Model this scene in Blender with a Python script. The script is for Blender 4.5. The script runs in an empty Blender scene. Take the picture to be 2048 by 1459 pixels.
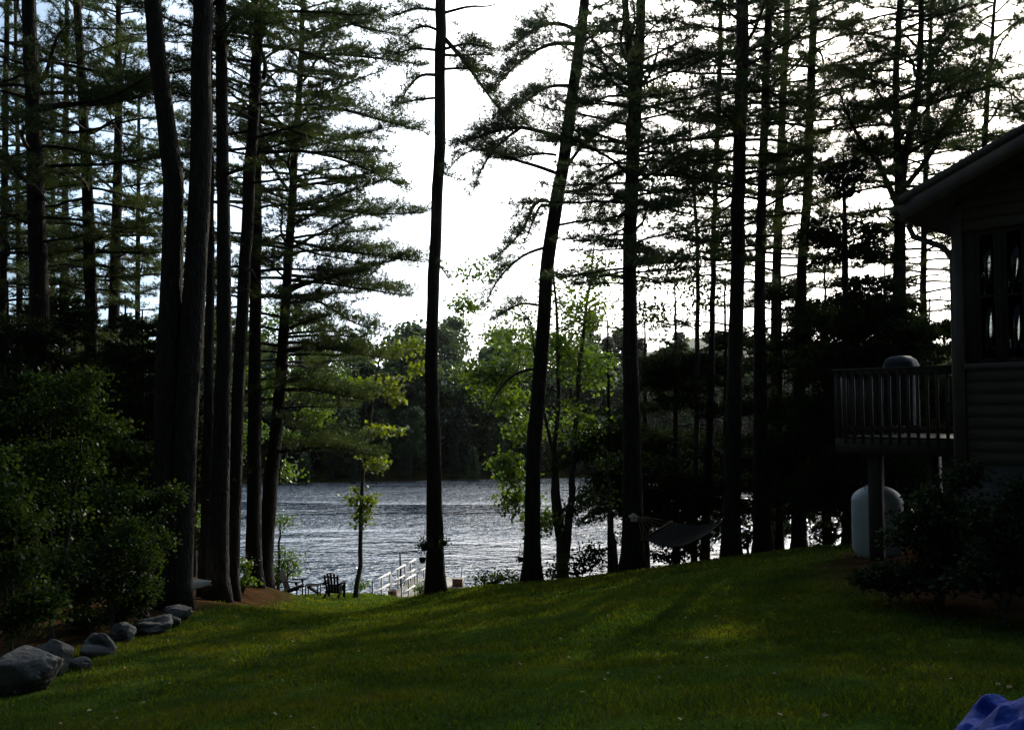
import bpy, math
import numpy as np
from mathutils import Vector
C = bpy.context.scene
COL = C.collection
R = math.radians
# ---------------------------------------------------------------- camera, sky, sun, exposure
EYE = 9.6                      # metres above the lake
F = 1847.0                     # focal length in photo pixels (2048 wide)
HORIZ = 820.0
PITCH = math.atan((HORIZ - 729.5) / F)
cd = bpy.data.cameras.new("camera"); cam = bpy.data.objects.new("camera", cd); COL.objects.link(cam)
cd.sensor_width = 36; cd.lens = 36 * F / 2048; cd.clip_end = 6000; cd.clip_start = .05
cam.location = (0, 0, EYE); cam.rotation_euler = (math.pi / 2 + PITCH, 0, 0)
C.camera = cam
SUN_AZ, SUN_EL = 24.0, 24.0
W = bpy.data.worlds.new("World"); C.world = W; W.use_nodes = True
wn = W.node_tree
sky = wn.nodes.new('ShaderNodeTexSky'); sky.sky_type = 'NISHITA'; sky.sun_disc = False
sky.sun_elevation = R(SUN_EL); sky.sun_rotation = R(SUN_AZ); sky.dust_density = 1.6
wn.links.new(sky.outputs[0], wn.nodes['Background'].inputs[0])
wn.nodes['Background'].inputs[1].default_value = 0.09
# thin bright morning cloud veil, strongest round the sun as it scatters the light forward
def _w(t, **k):
    n = wn.nodes.new('ShaderNode' + t)
    for a, b in k.items():
        if a in n.inputs: n.inputs[a].default_value = b
        else: setattr(n, a, b)
    return n
tc = _w('TexCoord'); dt = _w('VectorMath', operation='DOT_PRODUCT'); nz = _w('VectorMath', operation='NORMALIZE'); wl = wn.links.new
wl(tc.outputs['Generated'], nz.inputs[0]); wl(nz.outputs[0], dt.inputs[0])
dt.inputs[1].default_value = (math.sin(R(SUN_AZ)) * math.cos(R(SUN_EL)), math.cos(R(SUN_AZ)) * math.cos(R(SUN_EL)), math.sin(R(SUN_EL)))
mx0 = _w('Math', operation='MAXIMUM'); wl(dt.outputs['Value'], mx0.inputs[0]); mx0.inputs[1].default_value = 0
pw0 = _w('Math', operation='POWER'); wl(mx0.outputs[0], pw0.inputs[0]); pw0.inputs[1].default_value = 3.3
cn = _w('TexNoise', Scale=4.2, Detail=6, Roughness=.6); mpc = _w('Mapping'); mpc.inputs['Scale'].default_value = (1, 1, 2.6); wl(nz.outputs[0], mpc.inputs[0]); wl(mpc.outputs[0], cn.inputs['Vector'])
cr = _w('MapRange'); cr.inputs['From Min'].default_value = .36; cr.inputs['From Max'].default_value = .66; cr.inputs['To Min'].default_value = .75; cr.inputs['To Max'].default_value = 1.9; wl(cn.outputs['Fac'], cr.inputs['Value'])
ml = _w('Math', operation='MULTIPLY'); wl(pw0.outputs[0], ml.inputs[0]); wl(cr.outputs[0], ml.inputs[1])
VEIL = 5.8
vs = _w('Math', operation='MULTIPLY'); wl(ml.outputs[0], vs.inputs[0]); vs.inputs[1].default_value = VEIL
b2 = _w('Background'); vr = _w('ValToRGB'); vr.color_ramp.elements[0].position = .6; vr.color_ramp.elements[0].color = (.44, .70, 1, 1); vr.color_ramp.elements[1].position = .97; vr.color_ramp.elements[1].color = (1, .97, .92, 1); wl(mx0.outputs[0], vr.inputs[0]); wl(vr.outputs[0], b2.inputs[0]); wl(vs.outputs[0], b2.inputs[1])
ash = _w('AddShader'); wl(wn.nodes['Background'].outputs[0], ash.inputs[0]); wl(b2.outputs[0], ash.inputs[1]); wl(ash.outputs[0], wn.nodes['World Output'].inputs[0])
ld = bpy.data.lights.new("sun", 'SUN'); lamp = bpy.data.objects.new("sun", ld); COL.objects.link(lamp)
ld.energy = 5.0; ld.angle = R(.5); ld.color = (1, .9, .74)
sd = Vector((math.sin(R(SUN_AZ)) * math.cos(R(SUN_EL)), math.cos(R(SUN_AZ)) * math.cos(R(SUN_EL)), math.sin(R(SUN_EL))))
lamp.rotation_euler = (-sd).to_track_quat('-Z', 'Y').to_euler()
C.view_settings.view_transform = 'Standard'; C.view_settings.look = 'None'
C.view_settings.exposure = -0.65; C.view_settings.gamma = 1
C.render.engine = 'CYCLES'
cy = C.cycles
cy.max_bounces = 6; cy.diffuse_bounces = 2; cy.glossy_bounces = 3; cy.transmission_bounces = 4; cy.transparent_max_bounces = 8
cy.sample_clamp_indirect = 4; cy.caustics_reflective = False; cy.caustics_refractive = False

# ---------------------------------------------------------------- pixel <-> world
cp, sp = math.cos(PITCH), math.sin(PITCH)
def ray(px, py):
    x, y, z = (px - 1024) / F, 1.0, -(py - 729.5) / F
    return np.array([x, y * cp - z * sp, y * sp + z * cp])
def P(px, py, d):
    r = ray(px, py); return np.array([0, 0, EYE]) + r * (d / r[1])
def nrm(v): return v / np.maximum(np.linalg.norm(v, axis=-1, keepdims=True), 1e-9)

# ---------------------------------------------------------------- mesh accumulator
class M:
    def __init__(s): s.v = []; s.t = []; s.q = []; s.n = 0
    def add(s, v, t=None, q=None):
        v = np.asarray(v, float).reshape(-1, 3)
        if t is not None and len(t): s.t.append(np.asarray(t, np.int64) + s.n)
        if q is not None and len(q): s.q.append(np.asarray(q, np.int64) + s.n)
        s.v.append(v); s.n += len(v)
    def addM(s, o, rot=None, loc=None, sc=1.0):
        if not o.v: return
        v = np.concatenate(o.v) * sc
        if rot is not None: v = v @ np.asarray(rot).T
        if loc is not None: v = v + np.asarray(loc)
        s.add(v, np.concatenate(o.t) if o.t else None, np.concatenate(o.q) if o.q else None)
    def build(s, name, mat, parent=None, origin=None, smooth=False):
        me = bpy.data.meshes.new(name)
        v = np.concatenate(s.v) if s.v else np.zeros((0, 3))
        if origin is None and parent is not None: origin = np.array(parent.location) if parent.parent is None else np.array(parent.parent.location)
        if origin is not None: v = v - np.asarray(origin)
        t = np.concatenate(s.t) if s.t else np.zeros((0, 3), np.int64)
        q = np.concatenate(s.q) if s.q else np.zeros((0, 4), np.int64)
        me.vertices.add(len(v)); me.vertices.foreach_set('co', v.astype(np.float32).ravel())
        li = np.concatenate([t.ravel(), q.ravel()]).astype(np.int32)
        me.loops.add(len(li)); me.loops.foreach_set('vertex_index', li)
        ls = np.concatenate([np.arange(len(t)) * 3, len(t) * 3 + np.arange(len(q)) * 4]).astype(np.int32)
        me.polygons.add(len(ls)); me.polygons.foreach_set('loop_start', ls)
        if smooth: me.polygons.foreach_set('use_smooth', np.ones(len(ls), bool))
        me.update(calc_edges=True); me.validate()
        me.materials.append(mat)
        o = bpy.data.objects.new(name, me); COL.objects.link(o)
        if parent is not None: o.parent = parent
        elif origin is not None: o.location = origin
        return o
    # ---- shapes
    def tube(s, pts, rad, n=6, cap=True, bark=0.0, rng=None):
        pts = np.asarray(pts, float); rad = np.asarray(rad, float) * np.ones(len(pts)); k = len(pts)
        T = nrm(np.gradient(pts, axis=0))
        ref = np.array([1., 0, 0]) if abs(T[:, 2]).mean() > .7 else np.array([0, 0, 1.])
        U = nrm(np.cross(T, ref)); V = np.cross(T, U)
        a = np.arange(n) * 2 * math.pi / n
        rr = rad[:, None] * np.ones((k, n))
        if bark and rng is not None: rr = rr * (1 + bark * rng.normal(size=(k, n)))
        v = pts[:, None, :] + rr[..., None] * (np.cos(a)[None, :, None] * U[:, None, :] + np.sin(a)[None, :, None] * V[:, None, :])
        i = np.arange(k - 1)[:, None] * n; j = np.arange(n)[None, :]; j2 = (j + 1) % n
        q = np.stack([i + j, i + j2, i + n + j2, i + n + j], -1).reshape(-1, 4)
        t = None
        v = v.reshape(-1, 3)
        if cap:
            v = np.concatenate([v, pts[:1], pts[-1:]])
            j = np.arange(n); j2 = (j + 1) % n
            t = np.concatenate([np.stack([j2, j, np.full(n, k * n)], -1), np.stack([(k - 1) * n + j, (k - 1) * n + j2, np.full(n, k * n + 1)], -1)])
        s.add(v, t, q)
    def hexa(s, c8):     # bottom 4 ccw, top 4 ccw
        s.add(c8, None, [[3, 2, 1, 0], [4, 5, 6, 7], [0, 1, 5, 4], [1, 2, 6, 5], [2, 3, 7, 6], [3, 0, 4, 7]])
    def box(s, c, d, fr=None):
        x, y, z = np.array(d) / 2
        v = np.array([[-x, -y, -z], [x, -y, -z], [x, y, -z], [-x, y, -z], [-x, -y, z], [x, -y, z], [x, y, z], [-x, y, z]])
        if fr is not None: v = v @ np.asarray(fr)      # rows = axes
        s.hexa(v + np.asarray(c))
    def bar(s, a, b, w, h, up=(0, 0, 1)):
        a = np.asarray(a, float); b = np.asarray(b, float); L = np.linalg.norm(b - a); t = (b - a) / L
        u = np.asarray(up, float); sdv = np.cross(u, t)
        if np.linalg.norm(sdv) < 1e-3: sdv = np.cross((1., 0, 0), t)
        sdv = nrm(sdv); u = np.cross(t, sdv)
        s.box((a + b) / 2, (L, w, h), np.stack([t, sdv, u]))
    def lathe(s, c, prof, n=24):
        a = np.arange(n) * 2 * math.pi / n; k = len(prof)
        v = np.array([[[c[0] + r * math.cos(x), c[1] + r * math.sin(x), c[2] + z] for x in a] for r, z in prof]).reshape(-1, 3)
        i = np.arange(k - 1)[:, None] * n; j = np.arange(n)[None, :]; j2 = (j + 1) % n
        s.add(v, None, np.stack([i + j, i + j2, i + n + j2, i + n + j], -1).reshape(-1, 4))

# ---------------------------------------------------------------- materials
MATS = {}
def nodes(name):
    m = bpy.data.materials.new(name); m.use_nodes = True; nt = m.node_tree; nt.nodes.clear()
    out = nt.nodes.new('ShaderNodeOutputMaterial'); MATS[name] = m
    def nd(t, **kw):
        n = nt.nodes.new('ShaderNode' + t)
        for k, v in kw.items():
            if k in n.inputs: n.inputs[k].default_value = v
            else: setattr(n, k, v)
        return n
    return m, nt, out, nd, nt.links.new
def c4(c): return (*c, 1)
def vary(nd, ln, c1, c2, scale=4, detail=4, c3=None, vec=None, lo=.3, hi=.7):
    n = nd('TexNoise', Scale=scale, Detail=detail)
    g = nd('NewGeometry'); ln(vec or g.outputs['Position'], n.inputs['Vector'])
    r = nd('ValToRGB'); e = r.color_ramp.elements
    e[0].position = lo; e[0].color = c4(c1); e[1].position = hi; e[1].color = c4(c2)
    if c3: x = e.new((lo + hi) / 2); x.color = c4(c3)
    ln(n.outputs['Fac'], r.inputs[0]); return r.outputs[0], n
def solid(name, c1, c2, scale=6, rough=.7, bump=.0, bscale=None, metal=0, spec=.3, stretch=None):
    m, nt, out, nd, ln = nodes(name)
    b = nd('BsdfPrincipled', Roughness=rough, Metallic=metal); b.inputs['Specular IOR Level'].default_value = spec
    vec = None
    if stretch:
        g = nd('NewGeometry'); mp = nd('Mapping'); mp.inputs['Scale'].default_value = stretch
        ln(g.outputs['Position'], mp.inputs['Vector']); vec = mp.outputs[0]
    c, n = vary(nd, ln, c1, c2, scale, vec=vec); ln(c, b.inputs['Base Color'])
    if bump:
        n2 = nd('TexNoise', Scale=bscale or scale * 3, Detail=6); ln(vec or nd('NewGeometry').outputs['Position'], n2.inputs['Vector'])
        bp = nd('Bump', Strength=1, Distance=bump); ln(n2.outputs['Fac'], bp.inputs['Height']); ln(bp.outputs[0], b.inputs['Normal'])
    ln(b.outputs[0], out.inputs[0]); return m
def leafy(name, c1, c2, c3=None, tr=.45, trc=(1.3, 1.25, .7), gloss=.05, scale=1.2, rough=.45):
    m, nt, out, nd, ln = nodes(name)
    c, n = vary(nd, ln, c1, c2, scale, 5, c3)
    g = nd('NewGeometry')
    hv = nd('HueSaturation', Hue=.5, Saturation=1)
    mr = nd('MapRange'); mr.inputs['To Min'].default_value = .65; mr.inputs['To Max'].default_value = 1.35
    ln(g.outputs['Random Per Island'], mr.inputs['Value']); ln(mr.outputs[0], hv.inputs['Value']); ln(c, hv.inputs['Color'])
    d = nd('BsdfDiffuse'); ln(hv.outputs[0], d.inputs['Color'])
    mu = nd('Mix', data_type='RGBA', blend_type='MULTIPLY'); mu.inputs[0].default_value = 1
    ln(hv.outputs[0], mu.inputs[6]); mu.inputs[7].default_value = c4(trc)
    t = nd('BsdfTranslucent'); ln(mu.outputs[2], t.inputs['Color'])
    mx = nd('MixShader', Fac=tr); ln(d.outputs[0], mx.inputs[1]); ln(t.outputs[0], mx.inputs[2])
    gl = nd('BsdfGlossy', Roughness=rough); gl.inputs['Color'].default_value = (.9, .95, .9, 1)
    m2 = nd('MixShader', Fac=gloss); ln(mx.outputs[0], m2.inputs[1]); ln(gl.outputs[0], m2.inputs[2])
    ln(m2.outputs[0], out.inputs[0]); return m
def bark(name, c1, c2, scale=5.0):
    m, nt, out, nd, ln = nodes(name)
    b = nd('BsdfPrincipled', Roughness=.9); b.inputs['Specular IOR Level'].default_value = .2
    g = nd('NewGeometry'); mp = nd('Mapping'); mp.inputs['Scale'].default_value = (1, 1, .22)
    ln(g.outputs['Position'], mp.inputs['Vector'])
    vo = nd('TexVoronoi', Scale=scale * 4, feature='DISTANCE_TO_EDGE'); ln(mp.outputs[0], vo.inputs['Vector'])
    c, n = vary(nd, ln, c1, c2, scale * 3, 6, vec=mp.outputs[0])
    ln(c, b.inputs['Base Color'])
    mt = nd('Math', operation='MULTIPLY'); mt.inputs[1].default_value = 2.2; ln(vo.outputs['Distance'], mt.inputs[0])
    ad = nd('Math', operation='ADD'); ln(mt.outputs[0], ad.inputs[0]); ln(n.outputs['Fac'], ad.inputs[1])
    bp = nd('Bump', Strength=1, Distance=.03); ln(ad.outputs[0], bp.inputs['Height']); ln(bp.outputs[0], b.inputs['Normal'])
    ln(b.outputs[0], out.inputs[0]); return m

BARK = bark('pine_bark', (.014, .011, .010), (.046, .038, .032))
BARKG = bark('grey_bark', (.04, .037, .034), (.12, .11, .10), 7)
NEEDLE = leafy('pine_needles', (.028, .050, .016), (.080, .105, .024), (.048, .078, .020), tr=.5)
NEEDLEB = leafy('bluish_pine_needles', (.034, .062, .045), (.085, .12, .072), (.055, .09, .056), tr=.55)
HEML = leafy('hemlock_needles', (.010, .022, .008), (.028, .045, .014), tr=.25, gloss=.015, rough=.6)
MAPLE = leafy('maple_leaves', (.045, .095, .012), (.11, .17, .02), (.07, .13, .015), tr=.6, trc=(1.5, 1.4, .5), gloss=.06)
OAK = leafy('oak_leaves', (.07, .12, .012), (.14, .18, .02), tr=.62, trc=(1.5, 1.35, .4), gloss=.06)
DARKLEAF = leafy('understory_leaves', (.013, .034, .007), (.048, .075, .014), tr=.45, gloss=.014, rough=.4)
FARLEAF = leafy('far_leaves', (.026, .052, .014), (.085, .12, .03), (.045, .08, .02), tr=.55, scale=.25)
FARPINE = leafy('far_needles', (.014, .032, .016), (.035, .06, .024), tr=.25, scale=.3)
GRASS = leafy('grass_blades', (.030, .056, .010), (.095, .106, .018), (.054, .082, .012), tr=.6, gloss=.012, rough=.6, scale=1.1, trc=(1.6, 1.45, .4))
STONE = solid('granite', (.04, .04, .04), (.11, .107, .102), 3, .85, .03, 14)
WHITE = solid('white_paint', (.70, .68, .62), (.82, .80, .76), 5, .5, .001)
DOCKW = solid('weathered_dock_boards', (.30, .27, .23), (.46, .42, .36), 5, .8, .004, 30, stretch=(1, .2, 1))
BROWNW = solid('brown_wood', (.10, .05, .03), (.2, .11, .06), 6, .8, .004, 30)
CHAIRW = solid('dark_green_paint', (.006, .008, .008), (.016, .019, .018), 8, .9, .001, spec=.05)
DECKW = solid('stained_deck_wood', (.034, .028, .022), (.056, .046, .037), 6, .75, .003, 40, stretch=(1, 1, .2))
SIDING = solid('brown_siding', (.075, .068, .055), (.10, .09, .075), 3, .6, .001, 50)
TRIM = solid('taupe_trim', (.085, .075, .068), (.115, .10, .09), 4, .6, .001)
SOFFIT = solid('soffit_board', (.06, .052, .048), (.08, .07, .064), 4, .7)
SHINGLE = solid('asphalt_shingles', (.05, .045, .04), (.11, .10, .09), 25, .9, .006, 60)
GUTTER = solid('brown_gutter', (.05, .04, .035), (.08, .065, .055), 4, .45, spec=.5)
TANKM = solid('pale_tank_paint', (.40, .46, .48), (.52, .57, .58), 3, .45, .001, 30)
CANOEM = solid('pale_canoe_hull', (.62, .6, .56), (.76, .73, .68), 3, .4, .001)
FABRIC = solid('hammock_cloth', (.035, .03, .027), (.065, .056, .05), 12, .9, .002, 80)
ROPE = solid('rope', (.2, .17, .13), (.3, .26, .2), 20, .9)
BLACKV = solid('grill_cover', (.010, .012, .017), (.020, .024, .032), 6, .55, .01, 9, spec=.25)
TARPM = solid('blue_tarp', (.001, .020, .18), (.002, .034, .29), 6, .5, .004, 45, spec=.12)
POTM = solid('dark_pot', (.02, .016, .014), (.05, .04, .035), 8, .7)
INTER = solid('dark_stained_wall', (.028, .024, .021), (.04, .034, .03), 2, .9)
def glass():
    m, nt, out, nd, ln = nodes('window_glass')
    t = nd('BsdfTransparent'); g = nd('BsdfGlossy', Roughness=.02); f = nd('Fresnel', IOR=1.45)
    t.inputs['Color'].default_value = (.55, .58, .58, 1)
    mx = nd('MixShader'); ln(f.outputs[0], mx.inputs[0]); ln(t.outputs[0], mx.inputs[1]); ln(g.outputs[0], mx.inputs[2]); ln(mx.outputs[0], out.inputs[0]); return m
GLASS = glass()
def ground_mat():
    m, nt, out, nd, ln = nodes('lawn_and_forest_floor')
    b = nd('BsdfPrincipled', Roughness=1); b.inputs['Specular IOR Level'].default_value = 0
    at = nd('Attribute', attribute_name='lawn')
    g1, _ = vary(nd, ln, (.018, .040, .007), (.055, .085, .013), 1.1, 6, (.034, .062, .009))
    g2, _ = vary(nd, ln, (.035, .020, .012), (.10, .048, .024), 2.2, 8, (.06, .034, .018))
    n = nd('TexNoise', Scale=1.6, Detail=6); ln(nd('NewGeometry').outputs['Position'], n.inputs['Vector'])
    a = nd('Math', operation='MULTIPLY_ADD'); a.inputs[1].default_value = .9; a.inputs[2].default_value = -.45; ln(n.outputs['Fac'], a.inputs[0])
    s = nd('Math', operation='ADD', use_clamp=True); ln(at.outputs['Fac'], s.inputs[0]); ln(a.outputs[0], s.inputs[1])
    mx = nd('Mix', data_type='RGBA'); ln(s.outputs[0], mx.inputs[0]); ln(g2, mx.inputs[6]); ln(g1, mx.inputs[7]); ln(mx.outputs[2], b.inputs['Base Color'])
    n2 = nd('TexNoise', Scale=22, Detail=8); ln(nd('NewGeometry').outputs['Position'], n2.inputs['Vector'])
    bp = nd('Bump', Strength=1, Distance=.05); ln(n2.outputs['Fac'], bp.inputs['Height']); ln(bp.outputs[0], b.inputs['Normal'])
    ln(b.outputs[0], out.inputs[0]); return m
def water_mat():
    m, nt, out, nd, ln = nodes('lake_water')
    b = nd('BsdfPrincipled', Roughness=.07, IOR=1.9); b.inputs['Base Color'].default_value = (.017, .032, .055, 1)
    b.inputs['Specular IOR Level'].default_value = 1.0
    g = nd('NewGeometry')
    def wave(sc, rot, stretch, det):
        mp = nd('Mapping'); mp.inputs['Rotation'].default_value = (0, 0, R(rot)); mp.inputs['Scale'].default_value = (sc * stretch, sc, sc)
        ln(g.outputs['Position'], mp.inputs['Vector']); n = nd('TexNoise', Scale=1, Detail=det, Roughness=.55); ln(mp.outputs[0], n.inputs['Vector']); return n
    a = wave(2.6, 12, .6, 2); c = wave(.8, -18, .6, 2)
    p = wave(.05, 8, .3, 3)                                  # gusts
    pr = nd('MapRange'); pr.inputs['From Min'].default_value = .42; pr.inputs['From Max'].default_value = .58
    pr.inputs['To Min'].default_value = .17; pr.inputs['To Max'].default_value = 1.0; ln(p.outputs['Fac'], pr.inputs['Value'])
    h = nd('Math', operation='MULTIPLY_ADD'); h.inputs[1].default_value = 1.6; ln(c.outputs['Fac'], h.inputs[0]); ln(a.outputs['Fac'], h.inputs[2])
    h2 = nd('Math', operation='MULTIPLY'); ln(h.outputs[0], h2.inputs[0]); ln(pr.outputs[0], h2.inputs[1])
    bp = nd('Bump', Strength=1, Distance=.5); ln(h2.outputs[0], bp.inputs['Height']); ln(bp.outputs[0], b.inputs['Normal'])
    ln(b.outputs[0], out.inputs[0]); return m

# ---------------------------------------------------------------- things
def thing(name, label, cat, loc, group=None):
    o = bpy.data.objects.new(name, None); COL.objects.link(o); o.location = tuple(float(a) for a in loc)
    o.empty_display_size = .3
    o['label'] = label; o['category'] = cat
    if group: o['group'] = group
    return o
def tag(o, label, cat, group=None):
    o['label'] = label; o['category'] = cat
    if group: o['group'] = group
    return o

# ---------------------------------------------------------------- ground
def px_pt(px, py, d): return tuple(P(px, py, d))
CTRL = [px_pt(*a) for a in [
    (345, 1213, 18.5), (425, 1196, 20.5), (465, 1191, 24), (508, 1168, 28), (524, 1162, 29.5), (582, 1191, 35), (668, 1198, 33.5),
    (740, 1186, 38), (872, 1180, 27), (1063, 1163, 27), (1268, 1143, 25.5), (1463, 1117, 25), (1525, 1112, 26), (1598, 1106, 26.5),
    (1720, 1112, 15.5), (1750, 1128, 14), (60, 1378, 11), (200, 1312, 13), (295, 1268, 16), (0, 1470, 8.0), (512, 1459, 7), (1024, 1459, 6), (1536, 1459, 5.3),
    (2048, 1459, 4.8), (600, 1236, 22), (640, 1218, 27), (760, 1207, 27), (600, 1205, 30.5), (670, 1206, 30), (750, 1196, 32), (1990, 1230, 11), (700, 1300, 12.0), (1100, 1250, 12.5), (1500, 1195, 13)]]
CTRL += [(0, 0, EYE - 1.6), (-40, 53, .2), (-20, 48, .2), (-8.5, 43.5, .15), (0, 41, 0), (8, 42, 0), (20, 46, 0), (40, 52, 0), (60, 60, 0),
         (-40, 60, -1.5), (-8, 50, -1.5), (8, 50, -1.5), (40, 60, -1.5),
         (-15, 15, 5.9), (-25, 20, 5.4), (-15, 28, 4.3), (-25, 35, 2.8), (-13, 38, 1.6), (-45, 20, 5), (-45, 40, 2.5), (12, 15, 7.4), (20, 15, 7.5), (14, 27, 5.3), (25, 30, 4.6), (2, 33, 3.0),
         (10, 34, 2.6), (18, 38, 2.0), (45, 20, 7), (45, 40, 3), (-12, 0, 6.9), (10, 0, 8.2), (0, -12, 8.4), (25, 0, 8.3), (-25, 0, 6.5), (50, 0, 8.5), (-50, 0, 6), (-3, 33, 2.9), (-7, 40, 1.3), (-5, 40.5, .9)]
CTRL = np.array(CTRL)
def phi(r): return r ** 2 * np.log(np.maximum(r, 1e-6))
_n = len(CTRL); _X = CTRL[:, :2] / 20.0
_A = np.zeros((_n + 3, _n + 3)); _A[:_n, :_n] = phi(np.linalg.norm(_X[:, None] - _X[None], axis=-1)) + np.eye(_n) * .004
_A[:_n, _n] = 1; _A[:_n, _n + 1:] = _X; _A[_n, :_n] = 1; _A[_n + 1:, :_n] = _X.T
_w = np.linalg.solve(_A, np.concatenate([CTRL[:, 2], np.zeros(3)]))
def shore_far(x): return 128 + 6 * np.sin(x * .018) + .02 * np.maximum(x, 0) ** 1.35 + 3 * np.sin(x * .06 + 1)
def ground_z(x, y):
    x = np.asarray(x, float); y = np.asarray(y, float)
    xc = np.clip(x, -60, 70); yc = np.clip(y, -14, 60)
    X = np.stack([xc, yc], -1) / 20.0; sh = X.shape[:-1]; X = X.reshape(-1, 2)
    z = np.empty(len(X))
    for i in range(0, len(X), 20000):
        s = X[i:i + 20000]
        z[i:i + 20000] = phi(np.linalg.norm(s[:, None] - _X[None], axis=-1)) @ _w[:_n] + _w[_n] + s @ _w[_n + 1:]
    z = z.reshape(sh)
    k = np.clip((y - 50) / 9, 0, 1); z = z * (1 - k) + k * np.minimum(z, -1.6)
    f = y - shore_far(x)
    z = np.where(y > 62, np.clip(-1.6 + (f + 12) * .14, -1.6, 12), z)
    return z
def gz(x, y): return float(ground_z(np.array([x]), np.array([y]))[0])
LAWN = np.array([(-7, -4), (-5.2, 3), (-5.6, 7), (-6.3, 11), (-6.6, 16), (-5.9, 20), (-5.9, 24), (-6.8, 29), (-7.6, 32.5), (-8.4, 35), (-8, 38), (-5.2, 38.5), (-3.2, 31), (-1.5, 28),
                 (.8, 27.4), (3.3, 26), (6, 25.6), (7.6, 25), (7.2, 20), (5.8, 17), (4.6, 14), (4.6, 11.5), (5.8, 10.2), (8, 9), (12, 6), (12, -4)])
def lawn_dist(x, y):          # signed distance, + inside
    p = np.stack([x, y], -1); d = np.full(x.shape, 1e9); ins = np.zeros(x.shape, bool)
    for i in range(len(LAWN)):
        a = LAWN[i]; b = LAWN[(i + 1) % len(LAWN)]; ab = b - a
        t = np.clip(((p - a) @ ab) / (ab @ ab), 0, 1); q = a + t[..., None] * ab
        d = np.minimum(d, np.linalg.norm(p - q, axis=-1))
        c = ((a[1] > y) != (b[1] > y)); ins ^= c & (x < (b[0] - a[0]) * (y - a[1]) / (b[1] - a[1] + 1e-12) + a[0])
    return np.where(ins, d, -d)
def axis(parts):
    return np.unique(np.concatenate([np.arange(a, b, s) for a, b, s in parts]))
gx = axis([(-1000, -200, 100), (-200, -60, 10), (-60, -14, 2), (-14, 14, .3), (14, 70, 2), (70, 200, 10), (200, 1001, 100)])
gy = axis([(-300, -14, 26), (-14, 3, 1), (3, 45, .35), (45, 64, 1), (64, 200, 4), (200, 1101, 100)])
GX, GY = np.meshgrid(gx, gy); GZ = ground_z(GX, GY)
rg = np.random.default_rng(1)
GZ += np.where(np.abs(GX) < 60, rg.normal(size=GZ.shape) * .012, 0)
gm = M(); nx = len(gx); ny = len(gy)
i = np.arange(ny - 1)[:, None] * nx + np.arange(nx - 1)[None]
gm.add(np.stack([GX, GY, GZ], -1).reshape(-1, 3), None, np.stack([i, i + 1, i + nx + 1, i + nx], -1).reshape(-1, 4))
go = gm.build('ground', ground_mat(), smooth=True); go['kind'] = 'structure'
a = go.data.attributes.new('lawn', 'FLOAT', 'POINT')
a.data.foreach_set('value', np.where(GY > 90, .45, np.clip(lawn_dist(GX, GY) / .8 + .5, 0, 1)).astype(np.float32).ravel())
wm = M(); wm.add([(-990, 36, 0), (990, 36, 0), (990, 400, 0), (-990, 400, 0)], None, [[0, 1, 2, 3]])
wo = wm.build('lake_water', water_mat()); wo['kind'] = 'structure'

def hills():
    m = M(); xs = np.linspace(-850, 980, 120); rows = []
    for y, k in ((520, 0), (600, .45), (700, .8), (820, 1), (1000, .7)):
        h = (26 + 20 * np.clip((xs - 60) / 160, 0, 1) + 6 * np.sin(xs * .011) + 3 * np.sin(xs * .037 + 2) + 1.2 * np.sin(xs * .13)) * k * 1.55
        rows.append(np.stack([xs, np.full_like(xs, y), h - 1], -1))
    v = np.concatenate(rows); n = len(xs); i = np.arange(4)[:, None] * n + np.arange(n - 1)[None]
    m.add(v, None, np.stack([i, i + 1, i + n + 1, i + n], -1).reshape(-1, 4))
    o = m.build('hills', solid('wooded_hill', (.02, .04, .02), (.05, .075, .035), .12, .95, .8, .4), smooth=True); o['kind'] = 'structure'
hills()

# ---------------------------------------------------------------- grass
def make_grass():
    rng = np.random.default_rng(5); m = M()
    for d0, d1, N, hw, hh in ((3.5, 9, 170000, .0045, .05), (9, 16, 170000, .007, .055), (16, 26, 120000, .011, .06), (26, 38, 50000, .016, .075)):
        y = np.sqrt(rng.uniform(d0 ** 2, d1 ** 2, N)); x = y * rng.uniform(-.66, .66, N)
        s = lawn_dist(x, y); k = s > rng.normal(size=N) * .28 - .05
        cl = np.sin(x * 3.1 + np.sin(y * 2.3) * 1.3) * np.sin(y * 2.7 + np.sin(x * 1.9)) * .5 + .5
        k &= rng.uniform(size=N) < .35 + .5 * cl + .35 * np.sin(x * .83 + 1.7 * np.sin(y * .37)) * np.sin(y * .61 + x * .2)
        x, y, cl = x[k], y[k], cl[k]; n = len(x); z = ground_z(x, y) - .01
        a = rng.uniform(0, 2 * math.pi, n); w = hw * rng.uniform(.6, 1.4, n); h = hh * rng.uniform(.45, 1.3, n) * (.75 + .5 * cl)
        ln_ = rng.normal(size=(n, 2)) * h[:, None] * .5
        b = np.stack([x, y, z], -1); u = np.stack([np.cos(a) * w, np.sin(a) * w, np.zeros(n)], -1)
        tip = b + np.stack([ln_[:, 0], ln_[:, 1], h], -1)
        mid = b + np.stack([ln_[:, 0] * .3, ln_[:, 1] * .3, h * .6], -1)
        v = np.stack([b - u, b + u, mid + u * .8, mid - u * .8, tip], 1)
        base = np.arange(n)[:, None] * 5
        m.add(v.reshape(-1, 3), base + np.array([[3, 2, 4]]), base + np.array([[0, 1, 2, 3]]))
    o = m.build('lawn_grass', GRASS); o['kind'] = 'stuff'; o['label'] = 'short green lawn grass sloping down to the lake'; o['category'] = 'grass'
make_grass()
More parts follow.
